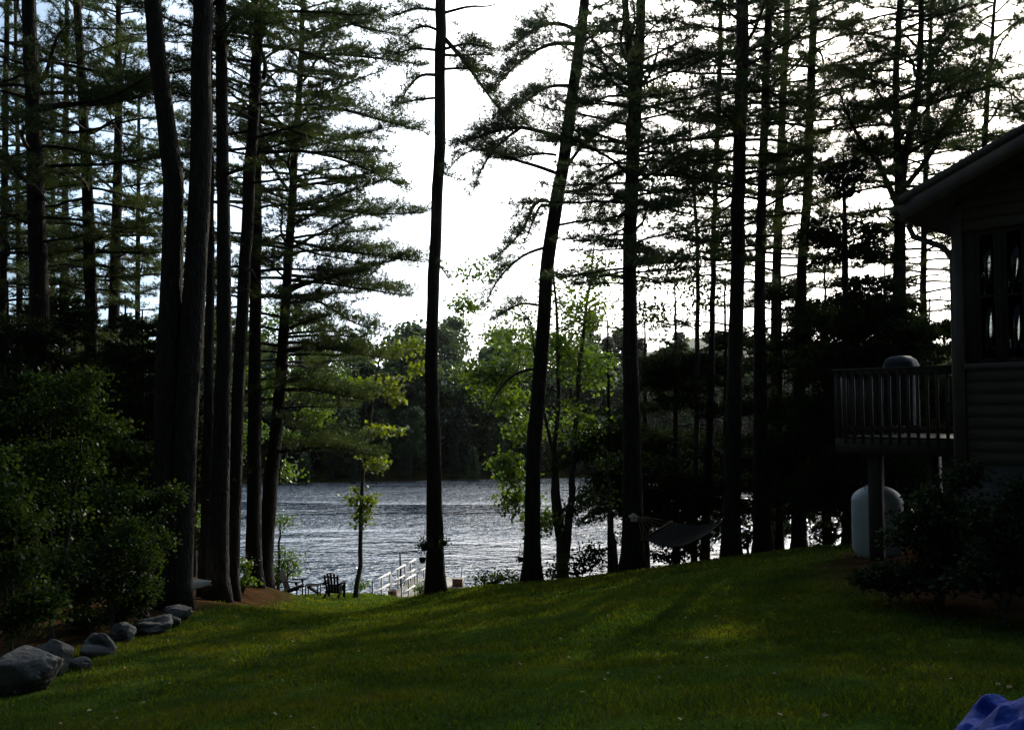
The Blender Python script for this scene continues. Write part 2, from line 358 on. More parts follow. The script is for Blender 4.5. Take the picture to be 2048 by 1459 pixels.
def litter():
    rng = np.random.default_rng(15); m = M(); n = 900; y = rng.uniform(4, 34, n); x = y * rng.uniform(-.62, .62, n); k = lawn_dist(x, y) > -.6; x, y = x[k], y[k]
    leaves(m, np.stack([x, y, ground_z(x, y) + .035], -1), .045, rng, 1.2, .35, 0)
    o = m.build('fallen_leaves', solid('dry_leaf', (.10, .06, .03), (.30, .22, .12), 9, .8)); o['kind'] = 'stuff'; o['label'] = 'small dry leaves scattered over the lawn'; o['category'] = 'leaves'

# ---------------------------------------------------------------- foliage makers
def rand_frames(rng, n, up=.8):
    nz = nrm(rng.normal(size=(n, 3)) * .6 + np.array([0, 0, up])); t = rng.normal(size=(n, 3))
    t = nrm(t - (t * nz).sum(-1, keepdims=True) * nz); return t, np.cross(nz, t), nz
def leaves(m, c, size, rng, up=.7, asp=.42, droop=.25):
    n = len(c)
    if not n: return
    t, b, nz = rand_frames(rng, n, up); s = (size * rng.uniform(.6, 1.3, n))[:, None]
    t = nrm(t - np.array([0, 0, droop])[None])
    p0 = c; p2 = c + t * s; mid = c + t * s * .45 - nz * s * .06
    v = np.stack([p0, mid + b * s * asp + nz * s * .1, p2, mid - b * s * asp + nz * s * .1], 1)
    k = np.arange(n)[:, None] * 4
    m.add(v.reshape(-1, 3), np.concatenate([k + np.array([[0, 2, 1]]), k + np.array([[0, 3, 2]])]))
def needles(m, p, d, k, L, w, rng, spread=.75, upb=.15):
    n = len(p)
    if not n: return
    p = np.repeat(p, k, 0); d = np.repeat(d, k, 0); N = len(p)
    dr = nrm(d * .8 + rng.normal(size=(N, 3)) * spread + np.array([0, 0, upb])); l = (L * rng.uniform(.6, 1.25, N))[:, None]
    sv = nrm(np.cross(dr, rng.normal(size=(N, 3)))) * (w * .5)
    v = np.stack([p - sv, p + sv, p + dr * l], 1)
    m.add(v.reshape(-1, 3), np.arange(N * 3).reshape(-1, 3))
def along(pts, n):
    pts = np.asarray(pts); s = np.concatenate([[0], np.cumsum(np.linalg.norm(np.diff(pts, axis=0), axis=1))]); u = np.linspace(0, s[-1], n)
    return np.stack([np.interp(u, s, pts[:, i]) for i in range(3)], -1)
def grow_spray(wood, fol, main, rng, dens=1.0, start=.25, sub=.30, k=12, nl=.145, nw=.0138, up=.12, bare=False, r0=None, step=.15):
    """side twigs and needle tufts along a main limb given as points"""
    main = np.asarray(main, float); L = np.linalg.norm(np.diff(main, axis=0), axis=1).sum(); T = nrm(np.gradient(main, axis=0))
    n = max(2, int(L * (1 - start) / step * dens)); side = 1
    cs = np.linspace(0, 1, len(main))
    for s in np.linspace(start, .98, n) + rng.normal(size=n) * .012:
        s = min(max(s, .02), .99)
        p = np.array([np.interp(s, cs, main[:, i]) for i in range(3)]); t = nrm(np.array([np.interp(s, cs, T[:, i]) for i in range(3)]))
        sd_ = np.cross(t, (0, 0, 1.)); sd_ = nrm(sd_) * side; side = -side
        ln_ = (sub * L * (1.08 - s) ** .8 + .12) * rng.uniform(.45, 1.2); ang = rng.uniform(.6, 1.15)
        d = nrm(t * math.cos(ang) + sd_ * math.sin(ang) + np.array([0, 0, rng.normal() * .18 + up]))
        q = np.stack([p, p + d * ln_ * .5, p + d * ln_ + np.array([0, 0, .06 * ln_])])
        wood.tube(q, [.0045 + .006 * ln_, .0035 + .004 * ln_, .0025], 3, False)
        if bare: continue
        nt_ = max(2, int(ln_ / .038)); u = rng.uniform(.2, 1, nt_)[:, None]
        pp = q[0] * (1 - u) + q[2] * u + rng.normal(size=(nt_, 3)) * np.array([.055, .055, .03]) * (1 + ln_)
        needles(fol, pp, np.repeat(d[None], nt_, 0), k, nl, nw, rng)
    if not bare:
        nt_ = int(L * .6 / .06); u = rng.uniform(.4, 1, nt_)
        pp = np.stack([np.interp(u, cs, main[:, i]) for i in range(3)], -1) + rng.normal(size=(nt_, 3)) * .04
        tt = np.stack([np.interp(u, cs, T[:, i]) for i in range(3)], -1); needles(fol, pp, tt, k, nl, nw, rng)
def proto(L, seed, kind):
    rng = np.random.default_rng(seed); w = M(); f = M(); s = np.linspace(0, 1, 8)
    if kind == 'pine':
        z = L * (.16 * s - .22 * s ** 2 + .14 * s ** 3) ; y = L * .05 * np.sin(s * 4 + rng.uniform(0, 6))
        z += L * .012 * rng.normal(size=8) * s
        main = np.stack([L * s, y, z], -1); w.tube(main, (.0115 * L + .010) * (1 - s) ** .8 + .004, 5, False)
        grow_spray(w, f, main, rng, start=rng.uniform(.16, .42))
    elif kind == 'dead':
        z = L * (.10 * s - .25 * s ** 2) + L * .02 * rng.normal(size=8) * s; y = L * .09 * np.sin(s * 3 + rng.uniform(0, 6))
        main = np.stack([L * s, y, z], -1); w.tube(main, (.008 * L + .008) * (1 - s) ** .8 + .003, 4, False)
        grow_spray(w, f, main, rng, start=.3, bare=True, step=.3, up=0)
    elif kind == 'hemlock':
        z = L * (.10 * s - .42 * s ** 2); main = np.stack([L * s, 0 * s, z], -1); w.tube(main, (.007 * L + .004) * (1 - s) ** .8 + .002, 4, False)
        grow_spray(w, f, main, rng, start=.1, sub=.42, k=9, nl=.085, nw=.03, up=-.1, step=.085)
    return w, f
PROTO = {k: {L: [proto(L, 100 * i + int(L * 10) + len(k), k) for i in range(4)] for L in Ls} for k, Ls in (('pine', (1.0, 1.8, 2.8, 3.8, 4.8)), ('dead', (.8, 1.5, 2.6)), ('hemlock', (.8, 1.6, 2.4)))}
def put_branch(wood, fol, kind, L, p, az, el, rng):
    Ls = list(PROTO[kind]); b = min(Ls, key=lambda a: abs(a - L)); w, f = PROTO[kind][b][rng.integers(4)]
    sc = L / b; flip = rng.choice([-1, 1]); ce, se, ca, sa = math.cos(el), math.sin(el), math.cos(az), math.sin(az)
    X = np.array([ce * ca, ce * sa, se]); Y = np.array([-sa, ca, 0]) * flip; Z = np.array([-se * ca, -se * sa, ce])
    Rm = np.stack([X, Y, Z], 1)
    wood.addM(w, Rm, p, sc); fol.addM(f, Rm, p, sc)
def px_line(pix, D):
    """list of (px, py, width_px[, depth]) -> points, radii"""
    pts = np.array([P(a[0], a[1], a[3] if len(a) > 3 else D) for a in pix]); r = np.array([a[2] / 2 / F * (a[3] if len(a) > 3 else D) for a in pix]); return pts, r
def smooth_line(pts, r, n):
    s = np.linspace(0, 1, len(pts)); u = np.linspace(0, 1, n)
    d = np.concatenate([[0], np.cumsum(np.linalg.norm(np.diff(pts, axis=0), axis=1))]); d /= d[-1]
    o = np.stack([np.interp(u, d, pts[:, i]) for i in range(3)], -1); rr = np.interp(u, d, r)
    for _ in range(2):
        o[1:-1] = (o[:-2] + 2 * o[1:-1] + o[2:]) / 4; rr[1:-1] = (rr[:-2] + 2 * rr[1:-1] + rr[2:]) / 4
    return o, rr
def stem(wood, pix, D, H, rng, flare=1.25):
    """trunk from base up; extended above the frame to H metres above its base"""
    pts, r = px_line(pix, D); pts = pts[::-1]; r = r[::-1].copy()        # base first
    b = pts[0].copy(); b[2] = gz(b[0], b[1]) - .15
    if pts[0][2] - b[2] < .6: pts[0] = b
    else: pts = np.concatenate([[b], pts]); r = np.concatenate([[r[0] * 1.08], r])
    top = b[2] + H
    if pts[-1][2] < top - .5:
        dz = top - pts[-1][2]; t = nrm(pts[-1] - pts[-2]); t = t / t[2]; t[:2] *= .6
        pts = np.concatenate([pts, [pts[-1] + t * dz * .5, pts[-1] + t * dz]]); r = np.concatenate([r, [r[-1] * .55, .025]])
    o, rr = smooth_line(pts, r, 40)
    h = o[:, 2] - b[2]; rr = rr * (1 + (flare - 1) * np.exp(-h / .28))
    o[1:-1, :2] += rng.normal(size=(38, 2)) * .008
    wood.tube(o, rr, 14, True, .035, rng); return o, rr, b
def pine(name, label, stems, D, H=25, dead0=4, live0=8, Lmax=3.8, dens=1.0, seed=1, limbs=(), kind='pine', bk=None, nd_=None, cat='tree', group='tall pines around the lawn', el0=-6, az_pref=None, flare=1.42, dead_d=1.0, pw=.75):
    rng = np.random.default_rng(seed); wood = M(); fol = M(); first = None
    for st in stems:
        o, rr, b = stem(wood, st, D, H, rng, flare)
        if first is None: first = b
        z0 = first[2]; h = dead0 + rng.uniform(0, .4); az = rng.uniform(0, 6.28)
        while h < H - .4:
            zz = z0 + h
            if zz < o[1, 2]: h += .4; continue
            p = np.array([np.interp(zz, o[:, 2], o[:, i]) for i in range(3)])
            t = (h - live0) / max(H - live0, 1)
            az += 2.4 + rng.normal() * .5
            if az_pref is not None and rng.uniform() < az_pref[1]: az = az_pref[0] + rng.normal() * .7
            if t < 0 or rng.uniform() < .10:
                L = Lmax * rng.uniform(.2, .62) * dead_d; put_branch(wood, fol, 'dead', L, p, az, R(rng.normal() * 10 + 4), rng); h += rng.uniform(.25, .7)
            else:
                L = Lmax * (1 - t) ** pw * min(1, .55 + 2.2 * t) * rng.uniform(.6, 1.15) + .25
                put_branch(wood, fol, kind, L, p, az, R(el0 + 34 * t ** 1.3 + rng.normal() * 5), rng); h += rng.uniform(.10, .32) / (dens * 1.42) * (1.15 - .5 * t)
    for lm in limbs:             # (pix polyline, d0, d1, r0, density, bare)
        pl, d0, d1, r0, dn, bare = lm; k = len(pl)
        pts = np.array([P(a[0], a[1], d0 + (d1 - d0) * i / (k - 1)) for i, a in enumerate(pl)])
        q, _ = smooth_line(pts, np.ones(k), 12); s = np.linspace(0, 1, 12)
        wood.tube(q, 1.35 * r0 * (1 - s) ** .7 + .006, 6, False)
        grow_spray(wood, fol, q, rng, dens=dn * (1 if bare else 1.7), start=.18, sub=.46 if not bare else .2, k=9, bare=bare, up=.32)
    root = thing(name, label, cat, first, group)
    wood.build('trunk', bk or BARK, root, smooth=True)
    if fol.v: fol.build('crown', nd_ or NEEDLE, root)
    return root
def broadleaf(name, label, stems, D, clumps, mat, seed=1, leaf=.10, n_leaf=90, cat='tree', group=None, bk=None, twig=.012, base=None, up=.7, dspread=1.0, parts=('trunk', 'crown')):
    """stems: pixel polylines (base last); clumps: (px, py, rx_px, ry_px, clusters[, depth])"""
    rng = np.random.default_rng(seed); wood = M(); fol = M(); nodes_ = []; b0 = None
    for st in stems:
        pts, r = px_line(st, D); pts = pts[::-1]; r = r[::-1]
        if b0 is None:
            b0 = pts[0].copy(); b0[2] = gz(b0[0], b0[1]) - .1; pts[0] = b0
        o, rr = smooth_line(pts, r, 16); o[1:-1] += rng.normal(size=(14, 3)) * .02
        wood.tube(o, rr, 8, True, .03, rng); nodes_.append(o)
    nodes_ = np.concatenate(nodes_)
    for cl in clumps:
        px, py, rx, ry, n = cl[:5]; d = cl[5] if len(cl) > 5 else D
        c = P(px, py, d); s = d / F; ell = np.array([rx * s, min(rx, 1.3 * ry) * s * dspread, ry * s])
        g = rng.normal(size=(n, 3)); g = nrm(g) * rng.uniform(.25, 1, (n, 1)) ** .6
        ctr = c + g * ell
        hub = c - np.array([0, 0, .2]) * ell
        i = np.argmin(np.linalg.norm(nodes_ - hub, axis=1) + .6 * np.maximum(nodes_[:, 2] - hub[2], 0)); a = nodes_[i]
        mid = (a + hub) / 2 + np.array([0, 0, .08]) * np.linalg.norm(hub - a) + rng.normal(size=3) * .05
        q, _ = smooth_line(np.array([a, mid, hub]), np.ones(3), 7); wood.tube(q, np.linspace(twig * 2, twig, 7), 5, False)
        for cc in ctr:
            m2 = (hub + cc) / 2 + rng.normal(size=3) * .04; wood.tube(np.array([hub, m2, cc]), [twig * .7, twig * .5, .003], 3, False)
            k = int(n_leaf * rng.uniform(.5, 1.4)); sp_ = np.linalg.norm(ell) / max(n, 1) ** .4 * .55
            u = rng.uniform(size=(k, 1)) ** .7
            pos = m2 * (1 - u) + cc * u + rng.normal(size=(k, 3)) * np.array([sp_, sp_, sp_ * .5])
            leaves(fol, pos, leaf, rng, up)
    root = thing(name, label, cat, b0, group)
    wood.build(parts[0], bk or BARKG, root, smooth=True); fol.build(parts[1], mat, root)
    return root
# ---------------------------------------------------------------- pines
GL, GR, GCt = 'pine trunks in the dark wood beside the boulders', 'pine trunks between the hammock and the house', 'pines standing at the lawn edge before the water'
pine('pine_tree', 'slim dark pine at the photo\'s very edge, outermost of the wood beyond the boulders', [[(14, 0, 9), (10, 300, 12), (6, 600, 16), (5, 1120, 22)]], 27, 24, 3.5, 6, 3.4, 1, 11, group=GL)
pine('pine_tree', 'thin pine pole close beside the stout pine above the big boulder', [[(30, 0, 6), (36, 380, 9), (39, 600, 12), (42, 1100, 16)]], 33, 22, 3, 7, 2.8, .8, 12, group=GL)
pine('pine_tree', 'stout pine trunk rising out of the leafy shrubs above the big boulder', [[(57, 0, 26), (66, 200, 30), (72, 400, 33), (78, 600, 37), (82, 1150, 44)]], 23, 26, 5, 8, 4.4, .8, 13, group=GL,
     limbs=[([(62, 215), (130, 210), (220, 200), (300, 150)], 23, 21, .05, .7, False), ([(62, 250), (140, 268), (210, 255), (250, 235)], 23, 22.5, .04, .6, True)])
pine('pine_tree', 'thin pale-barked pine between two darker trunks in the wood', [[(134, 0, 8), (131, 300, 12), (129, 600, 15), (126, 1090, 18)]], 36, 23, 4, 9, 2.6, .8, 14, bk=BARKG, group=GL)
pine('pine_tree', 'dark straight pine, second stout trunk of the wood with a leaning lower bole', [[(153, 0, 15), (166, 200, 18), (176, 400, 22), (182, 600, 24), (188, 1120, 30)]], 27, 25, 4, 8, 3.8, 1, 15, group=GL,
     limbs=[([(168, 270), (195, 262), (225, 240), (262, 225)], 27, 26, .04, .6, True)])
pine('pine_tree', 'pine with needle tufts high up, standing midway between the twin-trunk pine and the shrubs', [[(237, 0, 10), (237, 200, 14), (234, 400, 19), (228, 600, 22), (222, 1110, 26)]], 30, 25, 3.5, 7, 3.6, 1.1, 16, group=GL)
pine('pine_tree', 'distant slender pine seen through the gap left of the twin trunks', [[(278, 200, 6), (276, 500, 9), (272, 1060, 14)]], 40, 22, 3, 6, 3.4, 1, 17, group=GL)
pine('pine_tree', 'faint far pine behind the thin pale-barked trunk', [[(104, 100, 6), (106, 500, 9), (102, 1060, 14)]], 42, 23, 3, 6, 3.6, 1.1, 18, group=GL)
pine('pine_tree', 'faint far pine half hidden behind the twin-trunk pine', [[(385, 100, 6), (386, 500, 10), (384, 1080, 14)]], 41, 23, 3, 6, 3.6, 1.1, 19, group=GL)
pine('pine_tree', 'huge twin-trunk pine, its two boles joined at the base beside the boulders', [
     [(303, 0, 33), (312, 90, 35), (322, 170, 36), (338, 270, 38), (349, 370, 40), (347, 500, 41), (343, 600, 42), (333, 720, 47), (332, 900, 48), (334, 1060, 50), (336, 1214, 60)],
     [(405, 0, 39), (403, 250, 42), (398, 400, 43), (390, 600, 46), (379, 720, 47), (368, 900, 48), (362, 1060, 48), (356, 1214, 56)]], 18.5, 26, 14, 16, 4.5, .9, 20, group=GL, flare=1.3)
pine('pine_tree', 'dark thick pine trunk right behind the canoe', [[(441, 0, 22), (445, 300, 24), (449, 600, 29), (444, 850, 33), (434, 1196, 46)]], 21, 26, 9, 14, 4, .8, 21, group=GL,
     limbs=[([(446, 350), (480, 340), (520, 318)], 21, 20.5, .03, .8, False)])
pine('pine_tree', 'narrow pine squeezed between the twin trunks and the thick trunk behind the canoe', [[(419, 0, 10), (421, 550, 16), (418, 700, 18), (414, 1000, 24), (411, 1196, 28)]], 22, 24, 7, 12, 3, .8, 22, group=GL)
pine('pine_tree', 'pine trunk leaning away from the lake, beside the thick trunk behind the canoe', [[(519, 0, 20), (506, 250, 22), (496, 400, 24), (487, 600, 24), (478, 750, 24), (468, 1000, 26), (461, 1193, 32)]], 23, 26, 6, 10, 4.2, .9, 23, group=GL)
pine('pine_tree', 'straight pine sharing its foot with the leaning pine near the wooden lawn chairs', [[(516, 0, 14), (513, 380, 20), (510, 700, 24), (508, 1000, 28), (508, 1166, 34)]], 28, 26, 5, 8, 4.4, 1, 24, group=GL)
pine('pine_tree', 'leaning white pine with long feathery boughs reaching over the sapling and the lake', [[(607, 0, 10), (598, 200, 12), (588, 300, 14), (586, 400, 16), (576, 500, 18), (573, 600, 19), (566, 700, 22), (555, 850, 25), (541, 950, 28), (526, 1162, 36)]], 29, 22, 4.6, 5.0, 4.5, 1.5, 25, nd_=NEEDLE, az_pref=(0.0, .35), pw=.45,
     limbs=[([(572, 700), (620, 690), (700, 705), (790, 720)], 29, 28, .04, 1.3, False), ([(560, 780), (610, 775), (680, 790), (740, 800)], 29, 28.5, .035, 1.3, False), ([(548, 905), (610, 895), (690, 895), (762, 915)], 29, 27.5, .04, 1.5, False),
            ([(575, 560), (650, 565), (740, 580), (820, 592)], 29, 28, .04, 1.2, False), ([(575, 590), (640, 600), (710, 650), (770, 660)], 29, 28, .04, 1.2, False), ([(580, 480), (660, 500), (760, 510), (850, 525)], 29, 29, .04, 1.3, False),
            ([(586, 420), (660, 415), (740, 430), (850, 425)], 29, 29.5, .04, 1.3, False), ([(596, 220), (680, 215), (760, 240), (855, 265)], 29, 29.5, .045, 1.4, False), ([(590, 300), (660, 310), (740, 340), (815, 380)], 29, 28, .04, 1.2, False),
            ([(604, 30), (660, 30), (720, 55), (800, 70)], 29, 29, .045, 1.3, False), ([(600, 120), (660, 105), (740, 115), (850, 130)], 29, 29, .04, 1.3, False)])
pine('pine_tree', 'tall bare straight pine with hanging baskets, standing alone in front of the dock', [[(881, 0, 22), (880, 250, 23), (875, 400, 23), (868, 520, 23), (866, 600, 24), (863, 700, 26), (866, 900, 29), (870, 1080, 33), (872, 1182, 42)]], 27, 26, 30, 17, 3.2, .9, 26, group=GCt, flare=1.2,
     limbs=[([(888, 76), (930, 122), (965, 175), (1010, 232)], 27, 26.5, .05, 1.2, False), ([(888, 26), (940, 12), (980, 14), (1008, 2)], 27, 26.8, .03, .6, True), ([(870, 150), (842, 148), (818, 172), (798, 208)], 27, 26.8, .035, 1.3, False),
            ([(874, 60), (850, 50), (822, 60), (800, 90)], 27, 27.5, .03, 1.4, False), ([(890, 110), (920, 112), (960, 108), (990, 112)], 27, 27.3, .03, 1.7, False), ([(890, 138), (930, 136), (985, 142)], 27, 27.6, .03, 1.8, False), ([(890, 98), (935, 86), (985, 98)], 27, 26.5, .03, 1.6, False), ([(870, 100), (830, 96), (775, 112)], 27, 27.6, .03, 1.6, False), ([(870, 20), (830, 16), (770, 40)], 27, 27.6, .03, 1.5, False), ([(868, 196), (830, 200), (780, 212)], 27, 27.6, .025, 1.2, False), ([(872, 520), (890, 545), (900, 560)], 27, 26.9, .02, 1., False), ([(874, 330), (890, 350), (925, 360)], 27, 26.9, .018, 1., False)])
A_ = 27
pine('pine_tree', 'pine leaning toward the hammock with drooping crooked limbs and bluish needle clumps', [[(1170, 0, 20), (1165, 50, 21), (1149, 150, 22), (1131, 300, 26), (1114, 400, 26), (1098, 500, 27), (1089, 600, 28), (1084, 700, 28), (1067, 900, 30), (1064, 1050, 32), (1063, 1165, 38)]], A_, 25, 30, 14, 3.4, 1, 27, nd_=NEEDLEB, group=GCt,
     limbs=[([(1156, 62), (1125, 46), (1090, 46), (1050, 72), (1012, 102)], A_, A_ - .6, .045, 1.8, False), ([(1148, 88), (1110, 84), (1075, 98), (1030, 130), (985, 182)], A_, A_ - 1, .045, 1.6, False),
            ([(1140, 172), (1100, 170), (1065, 190), (1040, 215), (1010, 225)], A_, A_ - 1, .04, 1.6, False), ([(1125, 276), (1080, 262), (1030, 250), (975, 268), (905, 292)], A_, A_ - 1, .05, 1.8, False),
            ([(1040, 256), (1000, 285), (965, 330), (942, 392)], A_ - .5, A_ - 1, .03, 1.1, False), ([(1112, 346), (1070, 330), (1020, 318), (960, 292), (915, 310), (895, 340)], A_, A_ - .4, .04, 1.0, False),
            ([(1112, 310), (1080, 305), (1020, 318), (970, 312)], A_, A_ + .8, .03, 1.8, False), ([(1096, 402), (1082, 392), (1064, 410), (1052, 450), (1030, 480), (985, 520)], A_, A_ - .6, .04, 1.3, False),
            ([(1098, 412), (1084, 404), (1070, 430), (1056, 470), (1045, 490)], A_, A_ - .9, .03, 1.3, False), ([(1086, 496), (1050, 506), (1010, 540), (985, 575), (968, 615)], A_, A_ - .5, .035, .9, False),
            ([(1066, 738), (1035, 742), (1005, 768), (985, 800), (972, 834)], A_, A_ - 1, .03, .7, True), ([(1075, 610), (1045, 605), (1010, 622), (985, 640)], A_, A_ - .6, .03, 1.3, False),
            ([(1135, 330), (1165, 290), (1215, 250), (1250, 235)], A_, A_ + .6, .04, 1.3, False), ([(1125, 385), (1170, 378), (1215, 360), (1250, 340)], A_, A_ - .6, .035, 1.1, False), ([(1160, 90), (1200, 60), (1240, 45)], A_, A_ + .5, .03, 1.4, False), ([(1118, 450), (1170, 440), (1240, 442)], A_, A_ + .5, .03, 1.0, False)])
pine('pine_tree', 'stout pine forked high up, carrying the white birdhouse and one hammock end', [
     [(1283, 0, 19), (1280, 90, 21), (1272, 165, 26), (1266, 300, 28), (1258, 500, 27), (1258, 600, 28), (1262, 800, 34), (1265, 1000, 40), (1268, 1146, 48)],
     [(1249, 0, 13), (1256, 90, 15), (1268, 175, 18), (1266, 260, 20), (1264, 300, 16)]], 25.5, 26, 5.8, 8, 3.6, 1.2, 28, nd_=NEEDLEB, group=GCt, dead_d=1)
pine('pine_tree', 'tall straight stout pine holding the hammock\'s far end', [[(1486, 0, 25), (1483, 200, 25), (1476, 400, 27), (1474, 600, 28), (1468, 800, 30), (1463, 1000, 34), (1463, 1120, 38)]], 25, 27, 6.0, 8, 3.6, 1.0, 29, group=GR)
pine('pine_tree', 'straight pine next to the hammock pine, glinting water on both sides of its foot', [[(1538, 0, 14), (1530, 200, 16), (1524, 400, 18), (1518, 600, 22), (1522, 850, 30), (1526, 1116, 38)]], 26, 25, 5.6, 8, 3.2, 1.0, 30, group=GR)
pine('pine_tree', 'slimmer pine between two straight trunks, its foot lost in dark brush', [[(1575, 0, 12), (1566, 200, 14), (1558, 400, 17), (1551, 600, 18), (1548, 1100, 22)]], 33, 25, 5, 8, 3.6, 1.0, 31, group=GR)
pine('pine_tree', 'rightmost of the row of straight pines before the dark hemlock', [[(1628, 0, 14), (1622, 200, 16), (1614, 400, 18), (1605, 500, 19), (1598, 700, 24), (1598, 1110, 30)]], 26.5, 25, 6.2, 9, 3.4, 1.0, 32, group=GR, az_pref=(.2, .3))
pine('pine_tree', 'thin pole pine just left of the tall hammock pine', [[(1443, 0, 8), (1437, 200, 10), (1429, 400, 10), (1425, 600, 11), (1422, 800, 14), (1409, 1112, 19)]], 29, 24, 5.2, 9, 2.8, .9, 33, group=GR)
pine('pine_tree', 'two-stemmed pine with spreading upswept limbs rising behind the deck rail', [
     [(1801, 0, 11), (1790, 180, 13), (1796, 300, 16), (1799, 400, 19), (1796, 600, 21), (1790, 1080, 28)], [(1842, 0, 11), (1842, 110, 12), (1834, 200, 13), (1816, 290, 14), (1800, 360, 16)]], 22, 20, 5.5, 7.5, 2.8, 1.0, 34, group=GR,
     limbs=[([(1798, 420), (1760, 330), (1700, 250), (1675, 170)], 22, 21.5, .05, .9, False), ([(1805, 380), (1870, 300), (1920, 200), (1950, 110)], 22, 22.5, .05, 1.2, False), ([(1796, 310), (1740, 305), (1690, 290)], 22, 21.5, .03, 1.2, False), ([(1838, 170), (1870, 110), (1895, 50), (1910, 10)], 22, 22.3, .035, 1.5, False), ([(1800, 260), (1760, 190), (1740, 150)], 22, 22, .03, 1.5, False)])
pine('pine_tree', 'thin pine seen between the roof eave and the downspout', [[(1864, 0, 6), (1858, 150, 9), (1850, 400, 11), (1846, 600, 13), (1842, 1060, 18)]], 28, 22, 4, 7.0, 2.8, 1.2, 35, group=GR)
pine('pine_tree', 'bare thin pine pole standing up behind the roof slope', [[(1990, 0, 6), (1978, 150, 9), (1970, 260, 11), (1962, 600, 13), (1955, 1050, 16)]], 25, 20, 5, 9.5, 2.2, .9, 36, group=GR)
pine('pine_tree', 'bushy pine top poking over the roof at the photo\'s edge', [[(2062, 40, 10), (2058, 300, 16), (2050, 1000, 24)]], 24, 15, 5, 7, 3.0, 1.5, 37, group=GR)
# hemlocks (dark understory)
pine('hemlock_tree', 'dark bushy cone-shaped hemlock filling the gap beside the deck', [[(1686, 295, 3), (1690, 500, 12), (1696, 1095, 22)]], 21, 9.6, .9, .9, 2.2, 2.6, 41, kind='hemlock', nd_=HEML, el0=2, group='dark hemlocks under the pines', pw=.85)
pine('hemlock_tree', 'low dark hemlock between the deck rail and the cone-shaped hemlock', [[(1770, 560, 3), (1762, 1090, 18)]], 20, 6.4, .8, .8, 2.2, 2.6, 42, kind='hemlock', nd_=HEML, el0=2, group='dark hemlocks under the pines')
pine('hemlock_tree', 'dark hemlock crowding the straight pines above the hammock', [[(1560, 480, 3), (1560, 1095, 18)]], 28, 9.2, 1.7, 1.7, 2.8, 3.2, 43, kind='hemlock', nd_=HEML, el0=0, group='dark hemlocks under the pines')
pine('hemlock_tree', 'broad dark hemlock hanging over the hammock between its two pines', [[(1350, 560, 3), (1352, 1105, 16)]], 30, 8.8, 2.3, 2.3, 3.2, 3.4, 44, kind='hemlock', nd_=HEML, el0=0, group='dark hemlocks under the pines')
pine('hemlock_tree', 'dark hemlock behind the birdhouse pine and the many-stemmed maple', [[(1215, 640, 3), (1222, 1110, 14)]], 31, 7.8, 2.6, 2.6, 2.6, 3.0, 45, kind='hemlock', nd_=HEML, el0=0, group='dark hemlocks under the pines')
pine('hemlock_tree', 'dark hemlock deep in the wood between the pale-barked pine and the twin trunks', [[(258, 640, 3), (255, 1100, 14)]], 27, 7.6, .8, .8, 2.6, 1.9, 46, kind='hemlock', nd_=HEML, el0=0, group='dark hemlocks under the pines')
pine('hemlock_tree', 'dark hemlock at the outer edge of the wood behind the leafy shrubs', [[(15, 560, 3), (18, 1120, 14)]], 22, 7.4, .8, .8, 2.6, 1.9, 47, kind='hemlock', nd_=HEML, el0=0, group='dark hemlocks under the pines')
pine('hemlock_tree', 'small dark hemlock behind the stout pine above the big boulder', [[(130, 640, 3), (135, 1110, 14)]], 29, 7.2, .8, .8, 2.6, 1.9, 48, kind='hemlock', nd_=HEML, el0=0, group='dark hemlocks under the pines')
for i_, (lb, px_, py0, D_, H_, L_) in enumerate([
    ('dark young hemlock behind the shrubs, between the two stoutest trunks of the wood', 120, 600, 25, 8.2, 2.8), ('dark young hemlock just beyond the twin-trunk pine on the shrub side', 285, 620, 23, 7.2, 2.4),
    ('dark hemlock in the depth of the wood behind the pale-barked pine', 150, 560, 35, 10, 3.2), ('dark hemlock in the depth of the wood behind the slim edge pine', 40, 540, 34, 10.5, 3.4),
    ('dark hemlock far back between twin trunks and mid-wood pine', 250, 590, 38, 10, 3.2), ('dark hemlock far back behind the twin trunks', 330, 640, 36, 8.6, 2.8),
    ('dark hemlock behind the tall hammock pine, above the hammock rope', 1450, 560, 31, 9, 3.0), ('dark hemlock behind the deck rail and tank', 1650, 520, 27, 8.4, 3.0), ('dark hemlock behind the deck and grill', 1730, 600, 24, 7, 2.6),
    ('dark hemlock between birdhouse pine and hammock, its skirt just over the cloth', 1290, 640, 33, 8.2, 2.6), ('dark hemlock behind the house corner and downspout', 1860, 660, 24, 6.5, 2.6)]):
    pine('hemlock_tree', lb, [[(px_, py0, 3), (px_ + 2, 1100, 16)]], D_, H_, 1.2 if px_ < 1200 else 1.9, 1.2 if px_ < 1200 else 1.9, L_ * 1.1, 2.2 if px_ < 1200 else 3.2, 300 + i_, kind='hemlock', nd_=HEML, el0=0, group='dark hemlocks under the pines')
